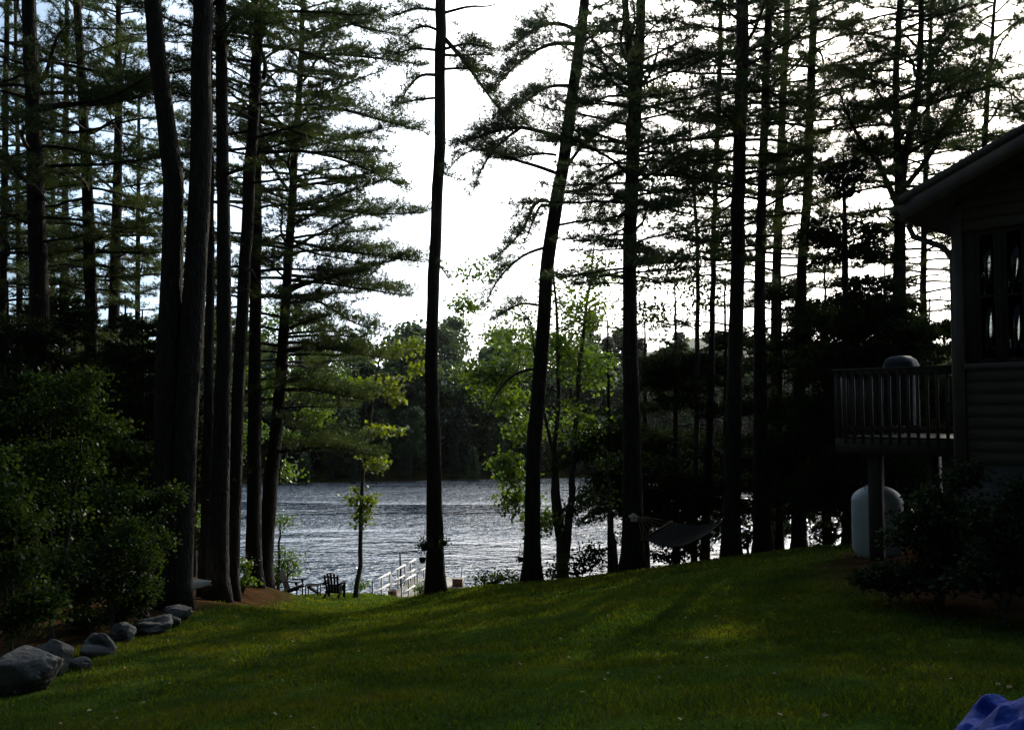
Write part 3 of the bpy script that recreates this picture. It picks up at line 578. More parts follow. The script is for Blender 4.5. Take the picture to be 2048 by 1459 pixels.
# broadleaved trees
broadleaf('maple_tree', 'many-stemmed maple with bright green backlit leaves beside the leaning pine', [
    [(1100, 470, 3), (1120, 700, 7), (1112, 900, 10), (1104, 990, 13), (1122, 1060, 20), (1128, 1150, 26)], [(1190, 480, 3), (1168, 650, 7), (1150, 850, 10), (1146, 990, 13), (1132, 1060, 16), (1129, 1120, 20)], [(1060, 640, 3), (1085, 800, 6), (1115, 960, 9), (1124, 1060, 12), (1127, 1110, 15)]], 30,
    [(990, 760, 70, 45, 14), (960, 740, 40, 20, 5), (1010, 800, 60, 40, 10, 31), (1030, 690, 70, 50, 12, 31), (1030, 940, 50, 28, 9), (1010, 920, 36, 12, 4), (1030, 1005, 40, 30, 8), (1085, 1040, 40, 40, 7), (1060, 850, 50, 50, 9, 30.5), (1130, 700, 60, 70, 13), (1180, 620, 60, 60, 12), (1190, 740, 40, 70, 10, 31), (1120, 590, 60, 50, 6, 31), (1200, 540, 50, 50, 6), (1150, 840, 50, 60, 9), (1010, 640, 60, 30, 4, 31), (940, 610, 40, 20, 3), (960, 545, 50, 24, 3)], MAPLE, 51, .13, 95, group='broadleaved trees by the lake')
broadleaf('maple_tree', 'thin dark-leaved maple rising left of the hammock pole pine', [[(1378, 240, 3), (1388, 350, 6), (1398, 600, 9), (1393, 760, 10), (1388, 1110, 14)]], 29,
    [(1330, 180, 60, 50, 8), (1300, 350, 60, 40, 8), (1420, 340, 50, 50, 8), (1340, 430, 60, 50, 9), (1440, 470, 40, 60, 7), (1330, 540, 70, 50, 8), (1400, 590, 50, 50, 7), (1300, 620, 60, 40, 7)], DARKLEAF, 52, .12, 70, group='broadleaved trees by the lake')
broadleaf('maple_tree', 'yellow-green maple glowing behind the leaning white pine', [[(640, 690, 3), (610, 800, 6), (560, 930, 9), (532, 1060, 12), (522, 1160, 14)], [(500, 700, 3), (505, 850, 7), (512, 1000, 10), (519, 1120, 12)]], 34,
    [(640, 760, 46, 50, 11), (660, 700, 36, 36, 7), (600, 640, 70, 40, 10), (560, 760, 50, 50, 9), (500, 870, 30, 40, 7), (570, 870, 30, 16, 5), (640, 830, 40, 24, 6), (530, 640, 50, 50, 8), (480, 760, 30, 60, 7), (560, 950, 30, 26, 4), (690, 760, 20, 24, 4)], MAPLE, 53, .12, 90, group='broadleaved trees by the lake')
broadleaf('oak_sapling', 'slender crooked oak sapling with bright backlit leaves between chairs and dock', [[(765, 690, 3), (748, 780, 4), (735, 880, 6), (727, 940, 7), (722, 1020, 8), (720, 1070, 9), (724, 1110, 9), (718, 1150, 9), (710, 1186, 11)]], 34,
    [(712, 992, 16, 14, 3), (738, 1006, 20, 20, 5), (730, 1036, 16, 16, 3), (752, 925, 22, 18, 4), (735, 905, 14, 16, 2), (790, 800, 20, 10, 3), (760, 856, 36, 10, 4), (800, 860, 12, 14, 2), (740, 770, 40, 22, 6), (785, 770, 24, 26, 5), (810, 690, 44, 16, 6), (775, 700, 30, 14, 4), (830, 745, 18, 18, 3), (700, 770, 22, 10, 2)], OAK, 54, .155, 52, group='broadleaved trees by the lake', twig=.008)
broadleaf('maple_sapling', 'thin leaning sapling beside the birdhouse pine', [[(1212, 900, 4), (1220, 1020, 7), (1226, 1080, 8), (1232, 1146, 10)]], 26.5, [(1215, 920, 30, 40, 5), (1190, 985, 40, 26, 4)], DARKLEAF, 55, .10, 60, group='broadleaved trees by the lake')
broadleaf('shore_maple', 'green maple crown peeping between the twin trunks and the canoe pine', [[(398, 900, 4), (392, 1000, 8), (388, 1100, 11)]], 33, [(390, 1000, 22, 40, 6), (400, 930, 24, 30, 5), (380, 1060, 26, 40, 7), (470, 900, 20, 40, 5)], MAPLE, 56, .12, 80, group='broadleaved trees by the lake')
SH = 'leafy shrubs crowding the wood edge above the boulders'
def shrub(label, px, py, D, clumps, seed, mat=DARKLEAF, leaf=.062, n=150, group=SH, name='leafy_shrub', twig=.008):
    k = np.random.default_rng(seed); st = []
    for c in clumps[:4]: st.append([(c[0], c[1], 3), ((c[0] + px) / 2 + k.normal() * 6, (c[1] + py) / 2, 5), (px + k.normal() * 5, py - 4, 7)])
    st[0][-1] = (px, py, 8)
    return broadleaf(name, label, st, D, clumps, mat, seed, leaf, n, 'shrub', group, twig=twig, parts=('stems', 'foliage'))
shrub('tall leafy shrub in front of the stout pine above the big boulder', 110, 1240, 14.5, [(100, 830, 60, 60, 8), (170, 800, 40, 40, 7), (60, 920, 60, 60, 11), (150, 920, 60, 60, 11), (110, 1010, 70, 60, 12), (100, 1120, 70, 60, 12), (135, 762, 34, 30, 3), (80, 770, 26, 34, 3), (178, 742, 18, 34, 2), (210, 850, 40, 40, 5)], 61)
shrub('dark spreading shrub over the big boulder at the photo\'s edge', 30, 1260, 12.5, [(30, 1040, 60, 60, 11), (20, 1130, 60, 60, 11), (70, 1180, 50, 50, 9), (-30, 950, 60, 90, 10), (40, 1230, 60, 40, 8)], 62)
shrub('broad low shrub between the boulders and the twin-trunk pine', 225, 1230, 15.5, [(190, 1100, 60, 50, 11), (250, 1060, 50, 50, 10), (220, 1160, 60, 40, 10), (280, 1130, 40, 50, 9), (160, 1190, 60, 40, 9)], 63)
shrub('shrub sending a leafy spray across the twin-trunk pine', 275, 1215, 16.5, [(345, 985, 34, 12, 4), (320, 1005, 36, 12, 4), (270, 1010, 50, 40, 9), (230, 990, 50, 40, 9), (290, 1075, 40, 40, 8), (330, 1075, 24, 14, 3)], 64)
shrub('shrub with larger glossy leaves deep under the hemlock', 200, 1190, 19, [(230, 920, 50, 60, 9), (180, 990, 60, 50, 9), (280, 900, 40, 50, 7), (210, 1060, 60, 40, 8), (120, 1000, 50, 50, 8)], 65, leaf=.1)
shrub('small shrub at the foot of the twin-trunk pine and the last boulder', 300, 1235, 16, [(280, 1190, 34, 26, 7), (240, 1215, 40, 26, 7), (170, 1240, 40, 24, 7)], 66)
SB = 'small bushes along the shore bank'
shrub('pale green bush at the water beside the leaning pines and chairs', 556, 1172, 37, [(560, 1040, 26, 18, 6), (568, 1120, 26, 34, 9), (548, 1150, 22, 20, 6), (585, 1140, 16, 20, 4)], 71, MAPLE, .10, 60, SB)
shrub('green tuft of weeds at the foot of the oak sapling', 716, 1184, 35, [(722, 1172, 14, 14, 4)], 72, MAPLE, .09, 50, SB)
shrub('bright green weeds at the foot of the dock ramp beside the bare pine', 846, 1186, 35, [(845, 1174, 18, 10, 5)], 73, MAPLE, .09, 50, SB)
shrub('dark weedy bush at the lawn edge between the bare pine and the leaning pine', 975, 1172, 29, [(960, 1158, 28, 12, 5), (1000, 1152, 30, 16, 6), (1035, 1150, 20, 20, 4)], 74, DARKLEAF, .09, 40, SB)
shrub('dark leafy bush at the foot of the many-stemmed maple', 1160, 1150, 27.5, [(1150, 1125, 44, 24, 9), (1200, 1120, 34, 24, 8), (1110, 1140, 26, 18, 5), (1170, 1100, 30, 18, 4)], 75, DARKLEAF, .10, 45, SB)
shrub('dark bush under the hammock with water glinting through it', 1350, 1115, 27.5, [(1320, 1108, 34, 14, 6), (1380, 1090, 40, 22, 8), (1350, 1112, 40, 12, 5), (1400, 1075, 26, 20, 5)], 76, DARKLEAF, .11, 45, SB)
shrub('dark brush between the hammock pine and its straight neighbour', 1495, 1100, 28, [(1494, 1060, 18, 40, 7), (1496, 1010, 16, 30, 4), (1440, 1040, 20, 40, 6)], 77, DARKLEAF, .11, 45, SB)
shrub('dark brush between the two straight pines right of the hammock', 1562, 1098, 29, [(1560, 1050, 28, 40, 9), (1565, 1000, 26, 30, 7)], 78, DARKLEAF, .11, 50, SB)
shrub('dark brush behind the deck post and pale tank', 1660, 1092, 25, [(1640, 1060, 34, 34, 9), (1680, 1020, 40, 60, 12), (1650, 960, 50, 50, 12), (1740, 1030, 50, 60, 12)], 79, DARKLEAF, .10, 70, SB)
shrub('weedy bush on the bank between the canoe pine and the leaning pine', 485, 1180, 26, [(485, 1130, 12, 26, 5), (490, 1165, 20, 14, 4)], 80, MAPLE, .09, 50, SB)
YW = 'shrubs planted against the house'
shrub('dark feathery shrub against the house corner below the deck', 1880, 1215, 11.5, [(1860, 1000, 50, 40, 10), (1830, 1060, 50, 50, 11), (1900, 1050, 60, 60, 12), (1870, 1130, 80, 50, 13), (1930, 950, 40, 30, 6)], 81, HEML, .06, 170, YW, 'yew_shrub')
shrub('low dark shrub in front of the deck post', 1790, 1195, 11.8, [(1790, 1150, 60, 26, 9), (1740, 1160, 30, 16, 5), (1830, 1160, 50, 30, 8)], 82, HEML, .06, 140, YW, 'yew_shrub')
shrub('dark shrub under the siding at the photo\'s edge', 2010, 1225, 10.2, [(1990, 1050, 70, 60, 12), (2030, 1130, 70, 60, 12), (1960, 1150, 60, 40, 10), (2060, 1000, 50, 50, 8)], 83, HEML, .06, 170, YW, 'yew_shrub')
# ---------------------------------------------------------------- unseen trees added behind and beside the viewer to cut ambient light
def shading_woods():
    rng = np.random.default_rng(9); m = M()
    for x, y, h in [(-12, -3, 26), (-5, -9, 25), (3, -10, 26), (10, -6, 25), (-18, 3, 25), (-16, -6, 24), (-21, 2, 20), (-10, -13, 22), (-2, -15, 20), (7, -13, 22), (15, -8, 21), (-26, 9, 21), (22, -2, 20), (-16, 7, 19), (3, -22, 23), (-9, -24, 23), (16, -19, 23), (28, 6, 21), (-30, -3, 22), (30, 14, 20)]:
        z = gz(x, y); m.tube([(x, y, z - .3), (x + .2, y, z + h * .5), (x, y, z + h)], [.28, .2, .03], 8)
        for k in range(70):
            q = rng.uniform(.12, 1); rr = 4.2 * math.sin(math.pi * min(.97, .12 + .86 * q)) ** .7; a = rng.uniform(0, 6.28)
            c = np.array([x + math.cos(a) * rr * rng.uniform(.4, 1), y + math.sin(a) * rr * rng.uniform(.4, 1), z + q * h]); m.tube([(x, y, c[2] - .8), c], [.05, .015], 3, False)
            leaves(m, c + rng.normal(size=(60, 3)) * np.array([.7, .7, .45]), .34, rng, .6, .45)
    o = m.build('shading_woods', FARLEAF); o['kind'] = 'stuff'; o['label'] = 'dense green trees added out of view behind the lawn to shade the clearing'; o['category'] = 'shading_woods'
shading_woods()
# ---------------------------------------------------------------- far shore
def far_tree_proto(seed, kind):
    rng = np.random.default_rng(seed); w = M(); f = M(); H = 20.0
    if kind == 'b':
        w.tube([(0, 0, -1), (0, .1, 6), (.2, 0, 13), (.2, 0, 17)], [.28, .22, .12, .03], 6, False)
        for k in range(60):
            h = rng.uniform(.06, 1) ** .95; rr = 4.6 * math.sin(math.pi * min(.97, .12 + .86 * h)) ** .8
            a = rng.uniform(0, 6.28); c = np.array([math.cos(a) * rr * rng.uniform(.45, 1), math.sin(a) * rr * rng.uniform(.45, 1), h * (H - 1)])
            w.tube([(.1, 0, c[2] * .8), c], [.06, .02], 3, False)
            n = 64; leaves(f, c + rng.normal(size=(n, 3)) * np.array([.85, .85, .5]), .62, rng, .6, .5)
    else:
        w.tube([(0, 0, -1), (0, 0, 10), (0, 0, 21)], [.26, .18, .03], 6, False)
        for h in np.arange(1.2, 21, .62):
            L = 4.6 * (1 - h / 21.6) ** .8 * rng.uniform(.6, 1.1) + .3
            for a in rng.uniform(0, 6.28, 5):
                d = np.array([math.cos(a), math.sin(a), .05]); q = np.array([(0, 0, h), d * L * .5 + (0, 0, h), d * L + (0, 0, h - .1 * L)])
                w.tube(q, [.04, .03, .01], 3, False); n = int(16 + L * 16)
                u = rng.uniform(.15, 1, (n, 1)); leaves(f, q[0] * (1 - u) + q[2] * u + rng.normal(size=(n, 3)) * np.array([.3, .3, .12]), .55, rng, .9, .36)
    return w, f
def far_shore():
    rng = np.random.default_rng(77); PR = []
    FG = 'trees lining the far shore of the lake'
    for i, k in enumerate('bbbppp'):
        w, f = far_tree_proto(200 + i, k)
        PR.append((w.build('trunk', BARK), f.build('crown', FARPINE if k == 'p' else FARLEAF), k))
    used = [False] * 6
    lab = {'b': 'round-crowned green tree among the trees lining the far shore', 'p': 'dark pointed conifer among the trees lining the far shore'}
    def put(x, y, h, i, label=None):
        root = thing('far_shore_tree', label or lab[PR[i][2]], 'tree', (x, y, max(gz(x, y), 0)), FG)
        root.scale = (h / 20 * rng.uniform(.9, 1.15),) * 2 + (h / 20,); root.rotation_euler.z = rng.uniform(0, 6.28)
        for o in PR[i][:2]:
            c = o if not used[i] else o.copy()
            if used[i]: COL.objects.link(c)
            c.parent = root
        used[i] = True
    for row, (off, hh) in enumerate(((-.6, 4.5), (3, 9), (8, 15), (15, 17.5), (24, 18.5), (34, 19.5))):
        x = -92.0 + row * 2
        while x < 105:
            y = float(shore_far(np.array(x))) + off + rng.uniform(-1.5, 2)
            put(x, y, hh * rng.uniform(.8, 1.14), int(rng.choice([0, 1, 2, 0, 1, 2, 3, 4, 5] if row < 2 or abs(x + 8) > 16 else [0, 1, 2])))
            x += rng.uniform(2.6, 4) if row == 0 else rng.uniform(3.6, 6) + row * .6
    put(-15, 140, 21.5, 0, 'tallest round-crowned far-shore tree rising above the treeline beside the bare pine')
far_shore()
litter()
# ---------------------------------------------------------------- house and deck
ROT = R(47)
U_ = np.array([math.cos(ROT), -math.sin(ROT), 0]); W_ = np.array([math.sin(ROT), math.cos(ROT), 0]); Z_ = np.array([0, 0, 1.])
HC = P(1916, 800, 13.0); HC[2] = 0
HF = np.stack([U_, W_, Z_])
def hw(s, t, z): return HC + U_ * s + W_ * t + Z_ * z
def HP(px, py, t=0.0):
    r = ray(px, py); o = np.array([0, 0, EYE]); k = ((HC + W_ * t - o) @ W_) / (r @ W_); p = o + r * k - HC
    return float(p @ U_), float(p[2])
def hbox(m, s0, s1, t0, t1, z0, z1): m.box(hw((s0 + s1) / 2, (t0 + t1) / 2, (z0 + z1) / 2), (s1 - s0, t1 - t0, z1 - z0), HF)
def house():
    root = thing('house', 'dark clapboard house corner with sloping roof, tall windows and a downspout', 'house', hw(0, 0, 7.2))
    WID, DEP = 8.0, 6.0
    zb = gz(*hw(.5, 0, 0)[:2]) - .4
    zsid = HP(1980, 737)[1]; ztop = HP(1975, 476)[1]; zsill = HP(1975, 716)[1]; zfnd = HP(1980, 925)[1]
    sE, zE = HP(1800, 436, -.5); s2, z2 = HP(2040, 300, -.5); sl = (z2 - zE) / (s2 - sE); sR = WID / 2
    def zr(s): return zE + sl * ((s - sE) if s <= sR else (2 * sR - sE - s))      # underside of roof
    f = M(); hbox(f, 0, WID, .03, DEP - .03, zb, zfnd); f.build('foundation', STONE, root)
    w = M(); hbox(w, .02, WID, .02, .14, zfnd, zsid); hbox(w, .02, .14, .142, DEP, zfnd, zsid); hbox(w, WID - .12, WID, .142, DEP, zfnd, zr(.3)); hbox(w, .142, WID - .122, DEP - .12, DEP, zfnd, zr(.3))
    # gable and header above the windows
    for t0, t1 in ((.02, .14), (DEP - .12, DEP)):
        z0 = ztop + .12 if t0 < 1 else zr(.3) + .002
        c = [hw(.02, t0, z0), hw(WID, t0, z0), hw(WID, t0, zr(WID) - .02), hw(sR, t0, zr(sR) - .02), hw(.02, t0, zr(.02) - .02)]; d = [p + W_ * (t1 - t0) for p in c]
        w.add(c + d, [[0, 1, 3], [1, 2, 3], [0, 3, 4], [5, 8, 6], [6, 8, 7], [5, 9, 8]], [[0, 5, 6, 1], [1, 6, 7, 2], [2, 7, 8, 3], [3, 8, 9, 4], [4, 9, 5, 0]])
    hbox(w, .02, .14, .142, DEP - .122, ztop + .12, zr(.02) - .04)
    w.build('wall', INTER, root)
    sd_ = M(); z = zfnd; k = (zsid - zfnd) / 8
    while z < zsid - .05:
        for (a, b, o) in ((hw(.13, .0, 0), hw(WID, .0, 0), -W_),):
            p = [a + Z_ * z + o * .030, b + Z_ * z + o * .030, b + Z_ * (z + k * 1.08) + o * .004, a + Z_ * (z + k * 1.08) + o * .004]
            q = [v - o * .012 for v in p]; sd_.hexa([p[0], p[1], q[1], q[0], p[3], p[2], q[2], q[3]])
        z += k
    sd_.build('siding', SIDING, root)
    g = M(); z = ztop + .13
    while z < zr(sR) - .3:
        s0 = max(.05, sE + (z - zE) / sl + .05); p = [hw(s0, -.03, z), hw(WID - s0, -.03, z), hw(WID - s0 - .05, -.004, z + .17), hw(s0 + .05, -.004, z + .17)]
        q = [v + W_ * .012 for v in p]; g.hexa([p[0], p[1], q[1], q[0], p[3], p[2], q[2], q[3]]); z += .16
    g.build('gable_siding', SIDING, root)
    t = M(); hbox(t, -.03, .11, -.04, .02, zfnd, zr(0) - .08); hbox(t, -.035, .02, .022, .14, zfnd, zr(0) - .1); t.build('corner_board', TRIM, root)
    t = M(); hbox(t, .112, WID, -.06, .10, zsid, zsid + .08); t.build('sill_board', TRIM, root)
    # window units: front and side walls of the glazed porch
    def unit(a, b, along):
        fr = M(); gl = M(); z0, z1 = zsid + .082, ztop + .118; e = .055
        def bx(m, p, q, za, zb_, t0=.03, t1=.09):
            if along == 's': hbox(m, p, q, t0, t1, za, zb_)
            else: m.box(hw((t0 + t1) / 2, (p + q) / 2, (za + zb_) / 2), (t1 - t0, q - p, zb_ - za), HF)
        bx(fr, a, a + e, z0, z1); bx(fr, b - e, b, z0, z1); bx(fr, a + e, b - e, z0, z0 + e); bx(fr, a + e, b - e, z1 - e, z1); zm = (z0 + z1) / 2
        bx(fr, a + e, b - e, zm - .02, zm + .02)
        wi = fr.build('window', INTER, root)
        bx(gl, a + e, b - e, z0 + e, zm - .022, .058, .062); bx(gl, a + e, b - e, zm + .022, z1 - e, .058, .062)
        gl.build('pane', GLASS, wi)
    edges = [HP(1950, 600)[0], HP(1996, 600)[0], HP(2004, 600)[0], HP(2052, 600)[0]]
    un = [(edges[0], edges[1]), (edges[2], edges[3])]; s = edges[3] + .12
    wp = edges[3] - edges[2]
    while s + wp < WID - .2: un.append((s, s + wp)); s += wp + .12
    posts = M(); prev = .112
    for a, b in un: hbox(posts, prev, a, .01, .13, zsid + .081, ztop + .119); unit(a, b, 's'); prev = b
    hbox(posts, prev, WID, .01, .13, zsid + .081, ztop + .119)
    prev = .142
    for a in (.35, 1.5, 2.65, 3.8, 4.85):
        posts.box(hw(.075, (prev + a) / 2, (zsid + ztop + .2) / 2), (.11, a - prev, ztop + .038 - zsid), HF); unit(a, a + 1.0, 't'); prev = a + 1.0
    posts.build('window_post', INTER, root)
    fl = M(); hbox(fl, .15, WID - .13, .15, DEP - .13, zfnd + .5, zfnd + .62); fl.build('floor_boards', INTER, root)
    # roof
    rf = M(); so = M(); tf, tb = -.5, DEP + .5
    for a, b in ((sE, sR), (2 * sR - sE, sR)):
        def sec(dz0, dz1, m, e0=0, e1=0):
            c = [hw(a, tf + e0, zr(a) + dz0), hw(b, tf + e0, zr(b) + dz0), hw(b, tb - e0, zr(b) + dz0), hw(a, tb - e0, zr(a) + dz0)]; d = [p + Z_ * (dz1 - dz0) for p in c]
            m.hexa((c + d) if a < b else (c[::-1] + d[::-1]))
        sec(.002, .03, so, .03); sec(.19, .30, rf, -.05)
    rfo = rf.build('roof', SHINGLE, root); so.build('soffit', SOFFIT, rfo)
    for a, b in ((sE, sR), (2 * sR - sE, sR)):
        for t0 in (tf - .01, tb - .03):
            rk = M()
            c = [hw(a, t0, zr(a) - .03), hw(b, t0, zr(b) - .03), hw(b, t0 + .04, zr(b) - .03), hw(a, t0 + .04, zr(a) - .03)]; d = [p + Z_ * .215 for p in c]
            rk.hexa((c + d) if a < b else (c[::-1] + d[::-1])); rk.build('rake_board', TRIM, rfo)
    e = M(); hbox(e, sE - .02, sE - .001, tf + .04, tb - .04, zE - .03, zE + .18); e.build('fascia', TRIM, rfo)
    gu = M(); hbox(gu, sE - .13, sE - .022, tf, tb, zE + .06, zE + .07); hbox(gu, sE - .14, sE - .131, tf, tb, zE + .06, zE + .17); hbox(gu, sE - .13, sE - .022, tf - .008, tf, zE + .06, zE + .17)
    gu.build('gutter', GUTTER, rfo)
    dp = M(); s0, z0 = HP(1817, 452, .15); s1, z1 = HP(1822, 474, .15); s2_, z2_ = HP(1886, 494, .1); s3, z3 = HP(1905, 516, .1)
    pts = [hw(sE - .07, .15, zE + .07), hw(s0, .15, z0), hw(s1 + .04, .15, z1), hw(s2_, .1, z2_), hw(s3, .1, z3), hw(s3, .1, z3 - 1.), hw(s3, .1, zfnd), hw(s3, .1, zb + .45), hw(s3 - .2, .0, zb + .4)]
    dp.tube(pts, .045, 8); dp.build('downspout', GUTTER, root)
    return zfnd
house()
def deck():
    T0 = .55; sL, zr_ = HP(1668, 738, T0); sRt = -.16
    ztop = zr_; zflo = HP(1700, 872, T0)[1]; zbot = HP(1700, 906, T0)[1]; dp = 2.6
    zg = gz(*hw(sL, T0, 0)[:2])
    root = thing('deck', 'raised wooden deck with baluster railing beside the house corner', 'deck', hw(sL, T0, zg))
    f = M(); t = T0 + .06
    while t < T0 + dp: hbox(f, sL, sRt, t, t + .135, zflo - .03, zflo); t += .142
    f.build('floor', DECKW, root)
    k = M(); hbox(k, sL, sRt, T0, T0 + .05, zbot, zflo - .032); hbox(k, sL, sL + .05, T0 + .052, T0 + dp, zbot, zflo - .032)
    for i in range(5): hbox(k, sL + .5 + i * .5, sL + .55 + i * .5, T0 + .052, T0 + dp, zbot + .02, zflo - .034)
    k.build('joist_frame', DECKW, root)
    rl = M(); hbox(rl, sL - .03, sRt, T0 - .03, T0 + .11, ztop - .04, ztop); hbox(rl, sL - .03, sL + .11, T0 + .112, T0 + dp, ztop - .04, ztop)
    ra = rl.build('railing', DECKW, root)
    b = M(); hbox(b, sL + .1, sRt, T0 + .02, T0 + .06, zflo + .08, zflo + .16); b.build('cross_rail', DECKW, ra); b = M(); hbox(b, sL + .1, sRt, T0 + .02, T0 + .06, ztop - .13, ztop - .042); b.build('cross_rail', DECKW, ra)
    s = sL + .16
    while s < sRt - .03:
        b = M(); hbox(b, s, s + .04, T0 - .018, T0 + .018, zflo - .12, ztop - .042); b.build('baluster', DECKW, ra); s += .145
    t = T0 + .2
    while t < T0 + dp:
        b = M(); hbox(b, sL + .02, sL + .058, t, t + .04, zflo - .1, ztop - .042); b.build('baluster', DECKW, ra); t += .145
    for s in (sL, sRt - .09):
        b = M(); hbox(b, s, s + .09, T0 + .0, T0 + .09, zflo, ztop - .041); b.build('railing_post', DECKW, root)
    sp_ = HP(1749, 1000, T0 + .12)[0]
    for s, t in ((sp_, T0 + .1), (sRt - .25, T0 + .1), (sp_, T0 + dp - .3)):
        p = hw(s, t, 0); b = M(); z0 = gz(p[0], p[1]) - .2; hbox(b, s - .09, s + .09, t, t + .18, z0, zbot + .05 if t > 1 else zbot); b.build('support_post', DECKW, root)
    # grill under a dark cover
    p = P(1804, 860, 15.9); p[2] = zflo
    g = thing('covered_grill', 'barbecue under a dark bluish cover standing on the deck behind the railing', 'grill', p)
    zt = P(1804, 711, 15.9)[2]; h = zt - zflo
    rng = np.random.default_rng(3); m = M(); n = 28; rows = []
    for i, (k_, zz) in enumerate(((1.0, .12), (1.02, .3), (.97, .55), (1.0, .72), (1.02, .80), (.97, .88), (.84, .95), (.55, .99), (.1, 1.0))):
        a = np.arange(n) * 2 * math.pi / n; ex = np.sign(np.cos(a)) * np.abs(np.cos(a)) ** .5; ey = np.sign(np.sin(a)) * np.abs(np.sin(a)) ** .5
        rr = 1 + rng.normal(size=n) * .025
        rows.append(p + np.outer(ex * .26 * k_ * rr, U_) + np.outer(ey * .24 * k_ * rr, W_) + Z_ * (h * zz))
    i = np.arange(8)[:, None] * n; j = np.arange(n)[None]; j2 = (j + 1) % n
    m.add(np.concatenate(rows), None, np.stack([i + j, i + j2, i + n + j2, i + n + j], -1).reshape(-1, 4)); m.build('cover', BLACKV, g, smooth=True)
    for sx in (-.2, .2):
        for sy in (-.18, .18):
            b = M(); c = p + U_ * sx + W_ * sy; b.tube([c, c + Z_ * h * .2], .02, 6); b.build('leg', BLACKV, g)
deck()
def tank():
    c = P(1756, 1112, 15.5); z0 = gz(c[0], c[1]) - .05; zt = P(1756, 966, 15.5)[2]; h = zt - z0; r = .405
    root = thing('propane_tank', 'pale upright propane tank with domed top behind the deck post', 'tank', (c[0], c[1], z0))
    m = M(); prof = [(.30, .0), (.34, .02), (r, .16)] + [(r, h - .30)] + [(r * math.cos(a), h - .30 + .27 * math.sin(a)) for a in np.linspace(.12, 1.5, 9)] + [(.001, h - .028)]
    m.lathe((c[0], c[1], z0), prof, 32); m.build('body', TANKM, root, smooth=True)
    m = M(); m.lathe((c[0], c[1], z0), [(.11, h - .05), (.11, h + .06), (.10, h + .09), (.05, h + .10), (.001, h + .10)], 16); m.build('valve_dome', TANKM, root, smooth=True)
    m = M(); a = np.linspace(0, math.pi, 8)
    m.tube([(c[0] - .2 + .035 * math.cos(x), c[1] - .1, z0 + h - .09 + .07 * math.sin(x)) for x in a], .009, 6); m.build('lifting_lug', TANKM, root)
    m = M(); m.lathe((c[0], c[1], z0), [(.33, -.2), (.33, .03), (.29, .03)], 24); m.build('foot_ring', GUTTER, root)
tank()
# ---------------------------------------------------------------- yard objects
def frame2(ang): return np.stack([np.array([math.cos(ang), math.sin(ang), 0]), np.array([-math.sin(ang), math.cos(ang), 0]), Z_])
def adirondack(label, loc, ang):
    loc = np.array(loc); root = thing('adirondack_chair', label, 'chair', loc, 'wooden lawn chairs facing the lake'); A = frame2(ang)
    def w(x, y, z): return loc + np.array([x, y, z]) @ A
    def bar(m, a, b, wd, th, up=(0, 0, 1)): m.bar(w(*a), w(*b), wd, th, np.array(up, float) @ A)
    for sy in (-1, 1):
        m = M(); bar(m, (.30, sy * .29, 0), (.30, sy * .29, .56), .09, .03, (1, 0, 0)); m.build('front_leg', CHAIRW, root)
        m = M(); bar(m, (.36, sy * .255, .36), (-.52, sy * .255, .05), .028, .12); m.build('rear_leg', CHAIRW, root)
        m = M(); bar(m, (.40, sy * .33, .575), (-.36, sy * .31, .575), .13, .025); bar(m, (.27, sy * .33, .47), (.27, sy * .33, .56), .03, .08, (1, 0, 0)); m.build('armrest', CHAIRW, root)
    m = M()
    for i in range(6):
        x = .33 - i * .088; z = .395 - (.33 - x) * .35; bar(m, (x, -.27, z), (x, .27, z), .078, .02, (-.3, 0, 1))
    m.build('seat', CHAIRW, root)
    m = M(); hts = (.62, .72, .79, .79, .72, .62) if False else (.70, .77, .80, .77, .70)
    for i, h in enumerate(hts):
        y = (i - 2) * .094; t = (-.17, y, .22); e = (-.17 - .34 * h, y * 1.28, .22 + .93 * h)
        bar(m, t, e, .076, .018, (1, 0, .36)); c = w(*e); m.tube([c - A[0] * .009, c + A[0] * .009], .038, 10)
    bar(m, (-.20, -.27, .27), (-.20, .27, .27), .07, .025, (1, 0, .3)); bar(m, (-.345, -.33, .555), (-.345, .33, .555), .05, .03); bar(m, (-.42, -.24, .82), (-.42, .24, .82), .05, .02, (1, 0, .3))
    m.build('backrest', CHAIRW, root)
p = P(584, 1190, 35); p[2] = gz(p[0], p[1]); adirondack('dark wooden slat chair seen side-on, nearer the leaning trees', p, R(-8))
p = P(668, 1196, 33.8); p[2] = gz(p[0], p[1]); adirondack('dark wooden slat chair seen from behind, beside the sapling', p, R(84))
def side_table():
    p = P(626, 1192, 34.6); p[2] = gz(p[0], p[1]); root = thing('garden_table', 'low dark slatted table between the two lawn chairs', 'table', p, None); A = frame2(R(-6))
    def w(x, y, z): return p + np.array([x, y, z]) @ A
    m = M()
    for i in range(5): m.bar(w(-.27, -.2 + i * .1, .42), w(.27, -.2 + i * .1, .42), .08, .022)
    m.build('tabletop', CHAIRW, root)
    for sx in (-1, 1):
        for sy in (-1, 1): m = M(); m.bar(w(sx * .23, sy * .18, -.02), w(sx * .23, sy * .18, .408), .05, .03, A[0]); m.build('leg', CHAIRW, root)
    m = M(); m.bar(w(-.2, 0, .36), w(.26, 0, .1), .3, .03); m.build('sloping_shelf', CHAIRW, root)
side_table()
def stake(name, label, cat, a, b, r, mat=POTM):
    m = M(); m.tube([a, (np.array(a) + np.array(b)) / 2 + np.array([.01, 0, 0]), b], [r, r, r * .8], 7); o = m.build(name, mat, origin=np.array(a)); return tag(o, label, cat)
p = P(574, 1175, 36.5); stake('garden_stake', 'thin dark stake standing up behind the side-on lawn chair', 'stake', (p[0], p[1], gz(p[0], p[1])), P(576, 1117, 36.5), .022)
